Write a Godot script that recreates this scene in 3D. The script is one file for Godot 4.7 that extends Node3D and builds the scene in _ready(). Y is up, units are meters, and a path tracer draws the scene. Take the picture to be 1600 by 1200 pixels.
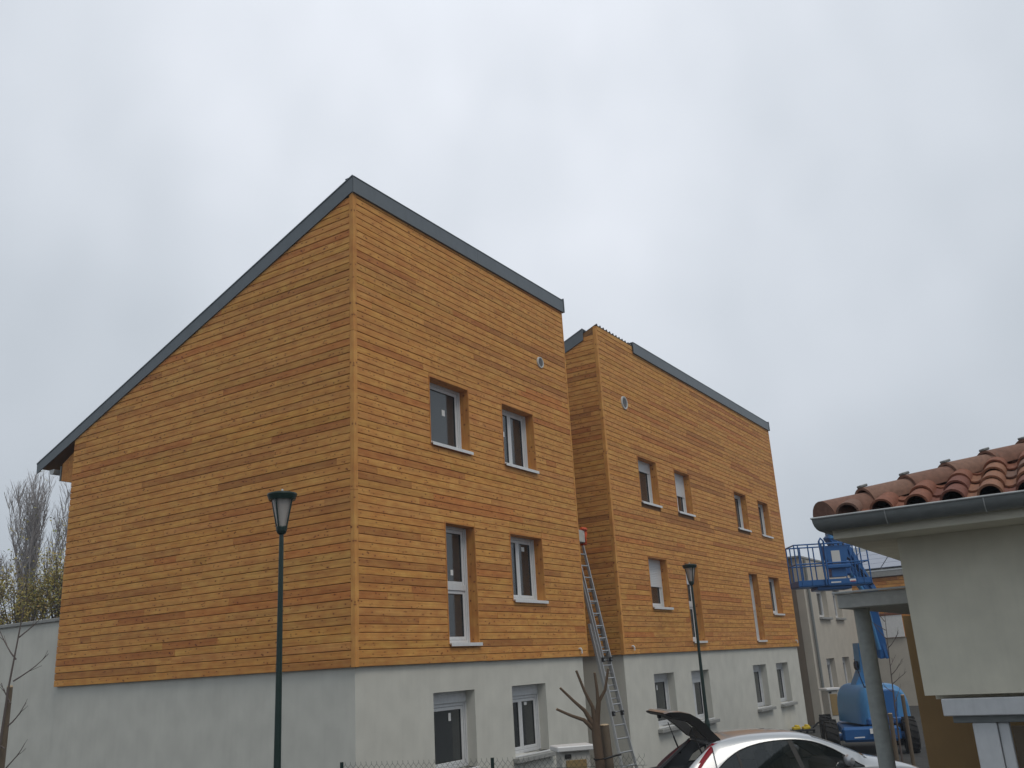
extends Node3D
# Two timber-clad apartment houses under a grey sky, seen from a yard across the road.

const XF := -9.91          # plane of the long clad fronts (they face +x)
const ROW := 0.128         # height of one row of cladding
var rng := RandomNumberGenerator.new()
var M := {}
var used := {}
var house_base := Vector3.ZERO

# ------------------------------------------------------------------ mesh builder
class MB:
	var v := PackedVector3Array()
	var n := PackedVector3Array()
	var t := PackedVector2Array()
	var k := PackedColorArray()
	var col := Color(1, 1, 1)
	func vert(p: Vector3, nn: Vector3, uv: Vector2) -> void:
		v.append(p); n.append(nn); t.append(uv); k.append(col)
	# corners run counter-clockwise seen from outside
	func tri(a: Vector3, b: Vector3, c: Vector3) -> void:
		var nn := (b - a).cross(c - a).normalized()
		vert(a, nn, Vector2(a.x + a.z, a.y)); vert(c, nn, Vector2(c.x + c.z, c.y)); vert(b, nn, Vector2(b.x + b.z, b.y))
	func quad(a: Vector3, b: Vector3, c: Vector3, d: Vector3, ua := Vector2(0, 0), ub := Vector2(1, 0), uc := Vector2(1, 1), ud := Vector2(0, 1)) -> void:
		var nn := (c - a).cross(d - b).normalized()
		vert(a, nn, ua); vert(c, nn, uc); vert(b, nn, ub)
		vert(a, nn, ua); vert(d, nn, ud); vert(c, nn, uc)
	func squad(p: Array, nn: Array) -> void:
		var uv := [Vector2(0, 0), Vector2(1, 0), Vector2(1, 1), Vector2(0, 1)]
		for i in [0, 2, 1, 0, 3, 2]:
			vert(p[i], nn[i], uv[i])
	func box(c: Vector3, s: Vector3, ch := 0.0, b := Basis()) -> void:
		var h := s * 0.5
		var ax := [b.x, b.y, b.z]
		var hh := [h.x, h.y, h.z]
		ch = minf(ch, minf(h.x, minf(h.y, h.z)) * 0.9)
		for a in 3:
			var u := (a + 1) % 3
			var w := (a + 2) % 3
			for sg in [-1.0, 1.0]:
				var o: Vector3 = c + ax[a] * (hh[a] * sg)
				var du: Vector3 = ax[u] * (hh[u] - ch)
				var dw: Vector3 = ax[w] * (hh[w] - ch)
				if sg > 0: quad(o - du - dw, o + du - dw, o + du + dw, o - du + dw)
				else: quad(o - du + dw, o + du + dw, o + du - dw, o - du - dw)
		if ch <= 0.0: return
		for a in 3:
			var u := (a + 1) % 3
			var w := (a + 2) % 3
			for su in [-1.0, 1.0]:
				for sw in [-1.0, 1.0]:
					var l: Vector3 = ax[a] * (hh[a] - ch)
					var p: Vector3 = c + ax[u] * (hh[u] * su) + ax[w] * ((hh[w] - ch) * sw)
					var q: Vector3 = c + ax[u] * ((hh[u] - ch) * su) + ax[w] * (hh[w] * sw)
					if su * sw > 0: quad(p - l, p + l, q + l, q - l) if false else quad(p + l, p - l, q - l, q + l) if false else _edge(p, q, l, ax[u] * su + ax[w] * sw)
					else: _edge(p, q, l, ax[u] * su + ax[w] * sw)
		for sx in [-1.0, 1.0]:
			for sy in [-1.0, 1.0]:
				for sz in [-1.0, 1.0]:
					var p0: Vector3 = c + b.x * (h.x * sx) + b.y * ((h.y - ch) * sy) + b.z * ((h.z - ch) * sz)
					var p1: Vector3 = c + b.x * ((h.x - ch) * sx) + b.y * (h.y * sy) + b.z * ((h.z - ch) * sz)
					var p2: Vector3 = c + b.x * ((h.x - ch) * sx) + b.y * ((h.y - ch) * sy) + b.z * (h.z * sz)
					if sx * sy * sz > 0: tri(p0, p1, p2)
					else: tri(p0, p2, p1)
	func _edge(p: Vector3, q: Vector3, l: Vector3, outw: Vector3) -> void:
		var nn := (q - p).cross(l)
		if nn.dot(outw) > 0: quad(p - l, q - l, q + l, p + l)
		else: quad(p + l, q + l, q - l, p - l)
	func bar(a: Vector3, b: Vector3, w: float, h: float, ch := 0.0) -> void:
		var d := b - a
		var z := d.normalized()
		var up := Vector3.UP if absf(z.y) < 0.95 else Vector3.RIGHT
		var x := up.cross(z).normalized()
		box((a + b) * 0.5, Vector3(w, h, d.length()), ch, Basis(x, z.cross(x), z))
	func tube(path: Array, rad: Array, sides := 8, caps := true) -> void:
		var rings := []
		var nrm := []
		var ref := Vector3(0.31, 0.17, 0.93).normalized()
		for i in path.size():
			var d: Vector3 = (path[mini(i + 1, path.size() - 1)] - path[maxi(i - 1, 0)]).normalized()
			if absf(d.dot(ref)) > 0.95: ref = Vector3(0.9, 0.3, 0.1).normalized()
			var x := d.cross(ref).normalized()
			var y := d.cross(x).normalized()
			ref = y.cross(d).normalized() if false else ref
			var ring := []
			var rn := []
			for s in sides:
				var a := TAU * s / sides
				var nn: Vector3 = x * cos(a) + y * sin(a)
				ring.append(path[i] + nn * float(rad[mini(i, rad.size() - 1)])); rn.append(nn)
			rings.append(ring); nrm.append(rn)
		for i in path.size() - 1:
			for s in sides:
				var e := (s + 1) % sides
				squad([rings[i][s], rings[i][e], rings[i + 1][e], rings[i + 1][s]], [nrm[i][s], nrm[i][e], nrm[i + 1][e], nrm[i + 1][s]])
		if caps:
			for s in range(1, sides - 1):
				tri(rings[0][0], rings[0][s + 1], rings[0][s])
				var r: Array = rings[-1]
				tri(r[0], r[s], r[s + 1])
	func lathe(prof: Array, sides: int, o := Vector3.ZERO, b := Basis(), flat := false) -> void:
		for i in prof.size() - 1:
			var p: Vector2 = prof[i]
			var q: Vector2 = prof[i + 1]
			if p.distance_to(q) < 1e-5: continue
			var nn2 := Vector2(q.y - p.y, p.x - q.x).normalized()
			for s in sides:
				var a0 := TAU * s / sides
				var a1 := TAU * (s + 1) / sides
				var f := func(r: float, y: float, a: float) -> Vector3: return o + b * Vector3(r * cos(a), y, -r * sin(a))
				var g := func(a: float) -> Vector3: return b * Vector3(nn2.x * cos(a), nn2.y, -nn2.x * sin(a))
				var am := (a0 + a1) * 0.5
				var g0: Vector3 = g.call(am if flat else a0)
				var g1: Vector3 = g.call(am if flat else a1)
				var pp := [f.call(p.x, p.y, a0), f.call(p.x, p.y, a1), f.call(q.x, q.y, a1), f.call(q.x, q.y, a0)]
				var gn := [g0, g1, g1, g0]
				if b.determinant() < 0.0: pp.reverse(); gn.reverse()
				squad(pp, gn)
	# polygon in (u, v) extruded from a to b; axis 2: (x, y) along z, axis 0: (z, y) along x, axis 1: (x, z) along y
	func prism(poly: PackedVector2Array, axis: int, a: float, b: float) -> void:
		var area := 0.0
		for i in poly.size():
			area += poly[i].cross(poly[(i + 1) % poly.size()])
		var pl := poly
		if area < 0:
			pl = poly.duplicate(); pl.reverse()
		var f := func(p: Vector2, w: float) -> Vector3:
			return Vector3(p.x, p.y, w) if axis == 2 else Vector3(w, p.y, p.x) if axis == 0 else Vector3(p.x, w, p.y)
		var fl := axis != 2
		var ids := Geometry2D.triangulate_polygon(pl)
		for i in range(0, ids.size(), 3):
			var q := [pl[ids[i]], pl[ids[i + 1]], pl[ids[i + 2]]]
			if (q[1] - q[0]).cross(q[2] - q[0]) < 0: q = [q[0], q[2], q[1]]
			if fl: q = [q[0], q[2], q[1]]
			tri(f.call(q[0], b), f.call(q[1], b), f.call(q[2], b))
			tri(f.call(q[0], a), f.call(q[2], a), f.call(q[1], a))
		for i in pl.size():
			var p := pl[i]
			var q := pl[(i + 1) % pl.size()]
			if fl: quad(f.call(q, a), f.call(p, a), f.call(p, b), f.call(q, b))
			else: quad(f.call(p, a), f.call(q, a), f.call(q, b), f.call(p, b))
	# smooth sheet through a grid of points g[i][j]
	func sheet(g: Array, flip := false) -> void:
		var nr := []
		for i in g.size():
			var row := []
			for j in g[i].size():
				var a: Vector3 = g[mini(i + 1, g.size() - 1)][j] - g[maxi(i - 1, 0)][j]
				var b: Vector3 = g[i][mini(j + 1, g[i].size() - 1)] - g[i][maxi(j - 1, 0)]
				var nn := a.cross(b).normalized()
				row.append(-nn if flip else nn)
			nr.append(row)
		for i in g.size() - 1:
			for j in g[i].size() - 1:
				var p := [g[i][j], g[i + 1][j], g[i + 1][j + 1], g[i][j + 1]]
				var q := [nr[i][j], nr[i + 1][j], nr[i + 1][j + 1], nr[i][j + 1]]
				if flip: p.reverse(); q.reverse()
				squad(p, q)
	func mesh(off := Vector3.ZERO) -> ArrayMesh:
		if off != Vector3.ZERO:
			for i in v.size(): v[i] -= off
		var a := []
		a.resize(Mesh.ARRAY_MAX)
		a[Mesh.ARRAY_VERTEX] = v; a[Mesh.ARRAY_NORMAL] = n; a[Mesh.ARRAY_TEX_UV] = t; a[Mesh.ARRAY_COLOR] = k
		var m := ArrayMesh.new()
		m.add_surface_from_arrays(Mesh.PRIMITIVE_TRIANGLES, a)
		return m

# ------------------------------------------------------------------ scene helpers
func numbered(parent: Node, called: String) -> String:
	var key := "%d/%s" % [parent.get_instance_id(), called]
	used[key] = used.get(key, -1) + 1
	return called if used[key] == 0 else "%s_%03d" % [called, used[key]]

func thing(called: String, label: String, category: String, at := Vector3.ZERO, turn := 0.0, group := "") -> Node3D:
	var o := Node3D.new()
	o.name = numbered(self, called)
	add_child(o, true)
	o.position = at; o.rotation.y = turn
	o.set_meta("label", label); o.set_meta("category", category)
	if group != "": o.set_meta("group", group)
	return o

func part(parent: Node3D, called: String, b: MB, m: Material, off := Vector3.ZERO, stuff := false) -> MeshInstance3D:
	var o := MeshInstance3D.new()
	o.mesh = b.mesh(off)
	o.material_override = m
	o.name = numbered(parent, called)
	parent.add_child(o, true)
	if stuff: o.set_meta("kind", "stuff")
	return o

func structure(called: String, b: MB, m: Material) -> MeshInstance3D:
	var o := part(self, called, b, m)
	o.set_meta("kind", "structure")
	return o

func copy(src: Node3D, at: Vector3, turn: float, label: String) -> Node3D:
	var o: Node3D = src.duplicate()
	o.name = numbered(self, String(src.name))
	add_child(o, true)
	o.position = at; o.rotation.y = turn
	o.set_meta("label", label)
	return o

# ------------------------------------------------------------------ textures and materials
func noise_bytes(w: int, h: int, freq: float, oct: int, sd: int, sw := 0, sh := 0) -> PackedByteArray:
	var f := FastNoiseLite.new()
	f.seed = sd; f.frequency = freq; f.fractal_octaves = oct
	f.noise_type = FastNoiseLite.TYPE_SIMPLEX_SMOOTH
	var im := f.get_seamless_image(sw if sw > 0 else w, sh if sh > 0 else h)
	if sw > 0: im.resize(w, h, Image.INTERPOLATE_CUBIC)
	im.convert(Image.FORMAT_L8)
	return im.get_data()

func tex(w: int, h: int, d: PackedByteArray, gray := false) -> ImageTexture:
	var im := Image.create_from_data(w, h, false, Image.FORMAT_L8 if gray else Image.FORMAT_RGB8, d)
	im.generate_mipmaps()
	return ImageTexture.create_from_image(im)

func s8(x: float) -> int:   # linear to an sRGB byte
	return int(clampf(1.055 * pow(clampf(x, 0.0, 1.0), 1.0 / 2.4) - 0.055 if x > 0.0031 else x * 12.92, 0.0, 1.0) * 255.0)

func wood_texture() -> ImageTexture:   # 4 m long, eight boards high
	var w := 2048
	var h := 512
	var fine := noise_bytes(w, h, 0.09, 3, 3, 96, 512)
	var band := noise_bytes(w, h, 0.05, 3, 5, 48, 256)
	var blot := noise_bytes(w, h, 0.02, 3, 9, 512, 256)
	var shade := PackedFloat32Array(); shade.resize(w * h)
	var red := PackedFloat32Array(); red.resize(w * h)
	for i in w * h:
		shade[i] = 0.76 + 0.20 * (fine[i] / 255.0) + 0.30 * (band[i] / 255.0) + 0.17 * (blot[i] / 255.0 - 0.5)
		red[i] = 0.5 * (0.5 - blot[i] / 255.0)
	var r := RandomNumberGenerator.new()
	r.seed = 77
	for kk in 130:   # knots, each with its halo of bent grain
		var cx := r.randi_range(0, w - 1)
		var row := r.randi_range(0, 7)
		var cy := row * 64 + r.randi_range(10, 54)
		var rx := r.randf_range(4.0, 11.0)
		var ry := r.randf_range(3.0, 8.0)
		var dark := r.randf_range(0.35, 0.8)
		for dy in range(-22, 23):
			var y := cy + dy
			if y < row * 64 or y >= row * 64 + 64: continue
			for dx in range(-44, 45):
				var q := sqrt(pow(dx / rx, 2) + pow(dy / ry, 2))
				var hq := sqrt(pow(dx / (rx * 3.6), 2) + pow(dy / (ry * 1.8), 2))
				var i := y * w + posmod(cx + dx, w)
				if q < 1.0: shade[i] *= 1.0 - dark * (1.0 - q * q * 0.5)
				if hq < 1.0:
					shade[i] *= 1.0 - 0.16 * (1.0 - hq); red[i] += 0.22 * (1.0 - hq)
	var d := PackedByteArray(); d.resize(w * h * 3)
	var lut := PackedByteArray(); lut.resize(1025)
	for i in 1025: lut[i] = s8(i / 1024.0)
	for i in w * h:
		var s := shade[i]
		var q := red[i]
		d[i * 3] = lut[int(clampf(0.645 * s * (1.0 - 0.10 * q), 0.0, 1.0) * 1024)]
		d[i * 3 + 1] = lut[int(clampf(0.297 * pow(s, 1.25) * (1.0 - 0.55 * q), 0.0, 1.0) * 1024)]
		d[i * 3 + 2] = lut[int(clampf(0.072 * pow(s, 1.4) * (1.0 - 0.7 * q), 0.0, 1.0) * 1024)]
	return tex(w, h, d)

func mottle(w: int, lo: float, hi: float, f1: float, f2: float, sd: int, streak := 0.0, grit := 0.0) -> ImageTexture:
	var a := noise_bytes(w, w, f1, 4, sd)
	var b := noise_bytes(w, w, f2, 2, sd + 1)
	var c := noise_bytes(w, w, 0.06, 3, sd + 2, w >> 1, w >> 5)
	var d := PackedByteArray(); d.resize(w * w)
	for i in w * w:
		var s := lo + (hi - lo) * (a[i] / 255.0 * 0.65 + b[i] / 255.0 * 0.35)
		s *= 1.0 - streak * maxf(0.0, c[i] / 255.0 - 0.5)
		s *= 1.0 - grit * (b[i] / 255.0 - 0.5)
		d[i] = s8(s)
	return tex(w, w, d, true)

func bump(w: int, freq: float, oct: int, sd: int, strength: float) -> ImageTexture:
	var im := Image.create_from_data(w, w, false, Image.FORMAT_L8, noise_bytes(w, w, freq, oct, sd))
	im.convert(Image.FORMAT_RGBA8)
	im.bump_map_to_normal_map(strength)
	im.generate_mipmaps()
	return ImageTexture.create_from_image(im)

func mat(c: Color, rough: float, metal := 0.0, t: Texture2D = null, scale := Vector3.ONE, nm: Texture2D = null, ns := 1.0) -> StandardMaterial3D:
	var m := StandardMaterial3D.new()
	m.albedo_color = c.linear_to_srgb()
	m.roughness = rough; m.metallic = metal
	if t != null:
		m.albedo_texture = t
		m.uv1_triplanar = true; m.uv1_world_triplanar = true; m.uv1_scale = scale
	if nm != null:
		m.normal_enabled = true; m.normal_texture = nm; m.normal_scale = ns
		m.uv1_triplanar = true; m.uv1_world_triplanar = true; m.uv1_scale = scale
	return m

func glass(c: Color, a: float) -> StandardMaterial3D:
	var m := StandardMaterial3D.new()
	m.transparency = BaseMaterial3D.TRANSPARENCY_ALPHA
	var s := c.linear_to_srgb()
	m.albedo_color = Color(s.r, s.g, s.b, a)
	m.roughness = 0.03; m.metallic_specular = 0.95
	return m

func make_materials() -> void:
	var wood := StandardMaterial3D.new()
	wood.albedo_texture = wood_texture()
	wood.vertex_color_use_as_albedo = true
	wood.roughness = 0.74
	M.wood = wood
	var wall_t := mottle(1024, 0.80, 1.0, 0.006, 0.25, 21, 0.07, 0.05)
	var grain := bump(512, 0.22, 3, 31, 5.0)
	var fine := bump(1024, 0.45, 3, 33, 4.0)
	var mot := mottle(512, 0.66, 1.0, 0.02, 0.2, 41, 0.0, 0.2)
	var soft := mottle(512, 0.85, 1.0, 0.012, 0.12, 51, 0.12, 0.05)
	M.render = mat(Color(0.73, 0.715, 0.64), 0.95, 0.0, wall_t, Vector3.ONE * 0.22, fine, 0.35)
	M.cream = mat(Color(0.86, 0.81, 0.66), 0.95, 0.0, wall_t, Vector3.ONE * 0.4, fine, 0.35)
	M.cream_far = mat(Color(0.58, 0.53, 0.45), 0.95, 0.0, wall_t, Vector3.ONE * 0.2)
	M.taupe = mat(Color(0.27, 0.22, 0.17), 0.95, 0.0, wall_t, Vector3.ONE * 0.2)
	M.ochre = mat(Color(0.40, 0.25, 0.11), 0.95, 0.0, wall_t, Vector3.ONE * 0.4, fine, 0.3)
	M.concrete = mat(Color(0.40, 0.40, 0.38), 0.92, 0.0, mot, Vector3.ONE * 0.9, grain, 0.4)
	M.pale_concrete = mat(Color(0.62, 0.60, 0.55), 0.9, 0.0, mot, Vector3.ONE * 0.8)
	M.canopy = mat(Color(0.60, 0.605, 0.575), 0.9, 0.0, mot, Vector3.ONE * 0.9, grain, 0.3)
	M.ground = mat(Color(0.10, 0.098, 0.092), 0.95, 0.0, mottle(1024, 0.45, 1.0, 0.01, 0.3, 61, 0.0, 0.5), Vector3.ONE * 0.17, bump(512, 0.3, 3, 63, 8.0), 0.8)
	M.fascia = mat(Color(0.155, 0.175, 0.19), 0.42, 0.25, soft, Vector3.ONE * 0.5)
	M.roof_metal = mat(Color(0.30, 0.31, 0.32), 0.45, 0.5, soft, Vector3.ONE * 0.5)
	M.zinc = mat(Color(0.27, 0.285, 0.28), 0.5, 0.35, mot, Vector3(0.7, 2.5, 0.7))
	M.zinc_lip = mat(Color(0.55, 0.56, 0.55), 0.45, 0.3, soft, Vector3.ONE)
	M.pvc = mat(Color(0.72, 0.73, 0.74), 0.35, 0.0, soft, Vector3.ONE * 1.5)
	M.shutter = mat(Color(0.70, 0.71, 0.72), 0.5)
	M.gasket = mat(Color(0.02, 0.02, 0.02), 0.7)
	M.sill_metal = mat(Color(0.84, 0.84, 0.83), 0.4, 0.1, soft, Vector3.ONE)
	M.pane = glass(Color(0.07, 0.08, 0.085), 0.26)
	M.inside = mat(Color(0.66, 0.65, 0.63), 0.95, 0.0, soft, Vector3.ONE * 0.4)
	M.sticker = mat(Color(0.78, 0.78, 0.76), 0.6)
	M.paper_blue = mat(Color(0.45, 0.58, 0.62), 0.6)
	M.backing = mat(Color(0.26, 0.13, 0.045), 0.9)
	M.vent = mat(Color(0.62, 0.62, 0.60), 0.6)
	M.vent_dark = mat(Color(0.25, 0.25, 0.25), 0.7)
	M.green = mat(Color(0.012, 0.035, 0.028), 0.35, 0.0, mot, Vector3.ONE * 3.0)
	var lamp_glass := mat(Color(0.62, 0.58, 0.54), 0.25)
	lamp_glass.transparency = BaseMaterial3D.TRANSPARENCY_ALPHA
	lamp_glass.albedo_color.a = 0.55
	M.lamp_glass = lamp_glass
	M.alu = mat(Color(0.55, 0.56, 0.57), 0.38, 0.55, soft, Vector3.ONE * 2.0)
	M.black = mat(Color(0.015, 0.015, 0.016), 0.6)
	M.rubber = mat(Color(0.028, 0.027, 0.026), 0.9, 0.0, mot, Vector3.ONE * 4.0)
	M.orange = mat(Color(0.75, 0.10, 0.02), 0.6)
	M.bark = mat(Color(0.17, 0.115, 0.075), 0.95, 0.0, mot, Vector3(5, 1.2, 5), grain, 1.0)
	M.cut_wood = mat(Color(0.55, 0.42, 0.27), 0.9)
	M.stake = mat(Color(0.20, 0.155, 0.11), 0.95, 0.0, mot, Vector3(6, 0.8, 6), grain, 0.8)
	M.twig = mat(Color(0.13, 0.105, 0.095), 0.95)
	M.grey_twig = mat(Color(0.34, 0.31, 0.30), 0.95)
	M.wire = mat(Color(0.05, 0.065, 0.055), 0.6, 0.2)
	var leaf := mat(Color(0.46, 0.38, 0.095), 0.75)
	leaf.vertex_color_use_as_albedo = true
	leaf.cull_mode = BaseMaterial3D.CULL_DISABLED
	leaf.backlight_enabled = true; leaf.backlight = Color(0.12, 0.11, 0.03)
	M.leaf = leaf
	var paint := mat(Color(0.50, 0.52, 0.54), 0.28, 0.35)
	paint.clearcoat_enabled = true; paint.clearcoat = 0.9; paint.clearcoat_roughness = 0.06
	M.silver = paint
	M.car_glass = glass(Color(0.012, 0.018, 0.017), 0.62)
	M.gate_glass = glass(Color(0.10, 0.16, 0.13), 0.25)
	M.tail_red = mat(Color(0.30, 0.008, 0.018), 0.2)
	M.trim = mat(Color(0.02, 0.019, 0.018), 0.55)
	M.cloth = mat(Color(0.09, 0.09, 0.095), 0.95)
	M.amber = mat(Color(0.8, 0.25, 0.05), 0.3)
	M.blue = mat(Color(0.022, 0.125, 0.36), 0.42, 0.0, soft, Vector3.ONE)
	M.sky_blue = mat(Color(0.075, 0.27, 0.55), 0.4, 0.0, soft, Vector3.ONE)
	M.hose = mat(Color(0.015, 0.03, 0.07), 0.6)
	M.yellow = mat(Color(0.65, 0.47, 0.02), 0.6)
	M.tan = mat(Color(0.36, 0.25, 0.11), 0.8, 0.0, mot, Vector3.ONE * 2.0)
	M.red_mark = mat(Color(0.6, 0.06, 0.05), 0.5)
	M.tiles = []
	var tt := mottle(512, 0.30, 1.0, 0.025, 0.25, 71, 0.0, 0.45)
	for c in [Color(0.36, 0.135, 0.075), Color(0.42, 0.19, 0.105), Color(0.28, 0.10, 0.065), Color(0.31, 0.175, 0.125)]:
		M.tiles.append(mat(c, 0.85, 0.0, tt, Vector3.ONE * 1.7, grain, 0.5))
	M.hip = [mat(Color(0.32, 0.165, 0.115), 0.85, 0.0, tt, Vector3.ONE * 1.3, grain, 0.5), mat(Color(0.36, 0.20, 0.14), 0.85, 0.0, tt, Vector3.ONE * 1.6, grain, 0.5)]
	M.solar = mat(Color(0.16, 0.18, 0.24), 0.12, 0.2)
	M.far_wood = mat(Color(0.52, 0.22, 0.05), 0.7)

# ------------------------------------------------------------------ sky
func make_sky() -> Sky:
	var w := 1024
	var h := 512
	var a := noise_bytes(w, h, 0.006, 5, 101)
	var b := noise_bytes(w, h, 0.014, 4, 103, 1024, 256)
	var im := Image.create(w, h, false, Image.FORMAT_RGBF)
	var glow := Vector3(-0.40, 0.60, -0.70).normalized()     # where the hidden sun brightens the cloud
	for y in h:
		var el := (0.5 - (y + 0.5) / h) * PI
		for x in w:
			if el < -0.12:
				im.set_pixel(x, y, Color(0.11, 0.11, 0.105)); continue
			var az := (x + 0.5) / w * TAU
			var d := Vector3(sin(az) * cos(el), sin(el), -cos(az) * cos(el))
			var g := pow(maxf(0.0, d.dot(glow)), 7.0)
			var e := clampf(sin(maxf(el, 0.0)), 0.0, 1.0)
			var l := 0.425 + 0.15 * pow(e, 0.8) + 0.41 * g
			l *= 1.0 + 0.44 * (a[y * w + x] / 255.0 - 0.5) + 0.14 * (b[y * w + x] / 255.0 - 0.5)
			var t := clampf((l - 0.5) / 0.35, 0.0, 1.0)
			im.set_pixel(x, y, Color(l * lerpf(0.90, 0.955, t), l * lerpf(1.0, 1.005, t), l * lerpf(1.11, 1.09, t)))
	var sm := PanoramaSkyMaterial.new()
	sm.panorama = ImageTexture.create_from_image(im)
	var s := Sky.new()
	s.sky_material = sm
	return s

# ------------------------------------------------------------------ timber houses
# height of the underside of the sloping verge at x
func verge(x: float) -> float:
	return 10.907 + (x - XF) * 0.4032

func plank_tone() -> Color:
	var s := rng.randf_range(0.87, 1.09)
	var q := rng.randf()
	if q < 0.08: return Color(s * 0.86, s * 0.70, s * 0.66)        # reddish heartwood
	if q < 0.16: return Color(s * 0.76, s * 0.68, s * 0.66)
	if q < 0.30: return Color(s * 1.08, s * 1.14, s * 1.20)        # pale sapwood
	return Color(s, s * rng.randf_range(0.94, 1.04), s * rng.randf_range(0.85, 1.1))

# one board: o = lower end on the wall, along = direction of its length, outw = away from the wall
func plank_mesh(b: MB, o: Vector3, along: Vector3, outw: Vector3, ln: float, hs := 1.0) -> void:
	b.col = plank_tone()
	var pr := rng.randf_range(-0.002, 0.003)
	var prof := [Vector2(0, 0.0), Vector2(0.016 + pr, 0.0), Vector2(0.022 + pr, 0.006), Vector2(0.0215 + pr, 0.113), Vector2(0.014 + pr, 0.1195), Vector2(0, 0.1195)]
	var u0 := rng.randf()
	var u1 := u0 + ln / 4.0
	var row := rng.randi_range(0, 7) / 8.0
	var l := along * ln
	var right := Vector3.UP.cross(outw).dot(along) > 0
	var mir := rng.randf() < 0.5
	var pts := []
	for p in prof: pts.append(o + outw * p.x + Vector3.UP * (p.y * hs))
	for i in prof.size() - 1:
		var v0 := row + clampf(prof[i].y / 0.118, 0.03, 0.97) / 8.0
		var v1 := row + clampf(prof[i + 1].y / 0.118, 0.03, 0.97) / 8.0
		if mir:
			v0 = 2 * row + 0.125 - v0; v1 = 2 * row + 0.125 - v1
		if right: b.quad(pts[i], pts[i] + l, pts[i + 1] + l, pts[i + 1], Vector2(u0, v0), Vector2(u1, v0), Vector2(u1, v1), Vector2(u0, v1))
		else: b.quad(pts[i] + l, pts[i], pts[i + 1], pts[i + 1] + l, Vector2(u1, v0), Vector2(u0, v0), Vector2(u0, v1), Vector2(u1, v1))
	for e in 2:
		var q := l if e == 1 else Vector3.ZERO
		for i in range(1, prof.size() - 1):
			if (e == 1) == right: b.tri(pts[0] + q, pts[i] + q, pts[i + 1] + q)
			else: b.tri(pts[0] + q, pts[i + 1] + q, pts[i] + q)

func lengths(total: float) -> Array:   # cuts of a run of boards
	var out := []
	var at := 0.0
	while at < total - 0.001:
		var l := rng.randf_range(1.3, 4.2) if rng.randf() > 0.16 else rng.randf_range(0.25, 0.9)
		if total - at - l < 0.25: l = total - at
		out.append([at, l]); at += l
	return out

func wall_with_holes(b: MB, x0: float, x1: float, z_near: float, z_far: float, y0: float, y1: float, holes: Array) -> void:
	var zs := [z_near, z_far]
	var ys := [y0, y1]
	for q in holes:
		zs.append_array([q[0], q[1]]); ys.append_array([q[2], q[3]])
	zs.sort(); ys.sort()
	for i in zs.size() - 1:
		var run := []
		for j in ys.size() - 1:
			var zc: float = (zs[i] + zs[i + 1]) * 0.5
			var yc: float = (ys[j] + ys[j + 1]) * 0.5
			var open: bool = zs[i + 1] - zs[i] < 1e-4 or ys[j + 1] - ys[j] < 1e-4
			for q in holes:
				if zc < q[0] and zc > q[1] and yc > q[2] and yc < q[3]: open = true
			if not open:
				if run.size() > 0 and absf(run[-1][1] - ys[j]) < 1e-4: run[-1][1] = ys[j + 1]
				else: run.append([ys[j], ys[j + 1]])
		for r in run:
			b.box(Vector3((x0 + x1) * 0.5, (r[0] + r[1]) * 0.5, (zs[i] + zs[i + 1]) * 0.5), Vector3(x1 - x0, r[1] - r[0], zs[i + 1] - zs[i]))

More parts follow.
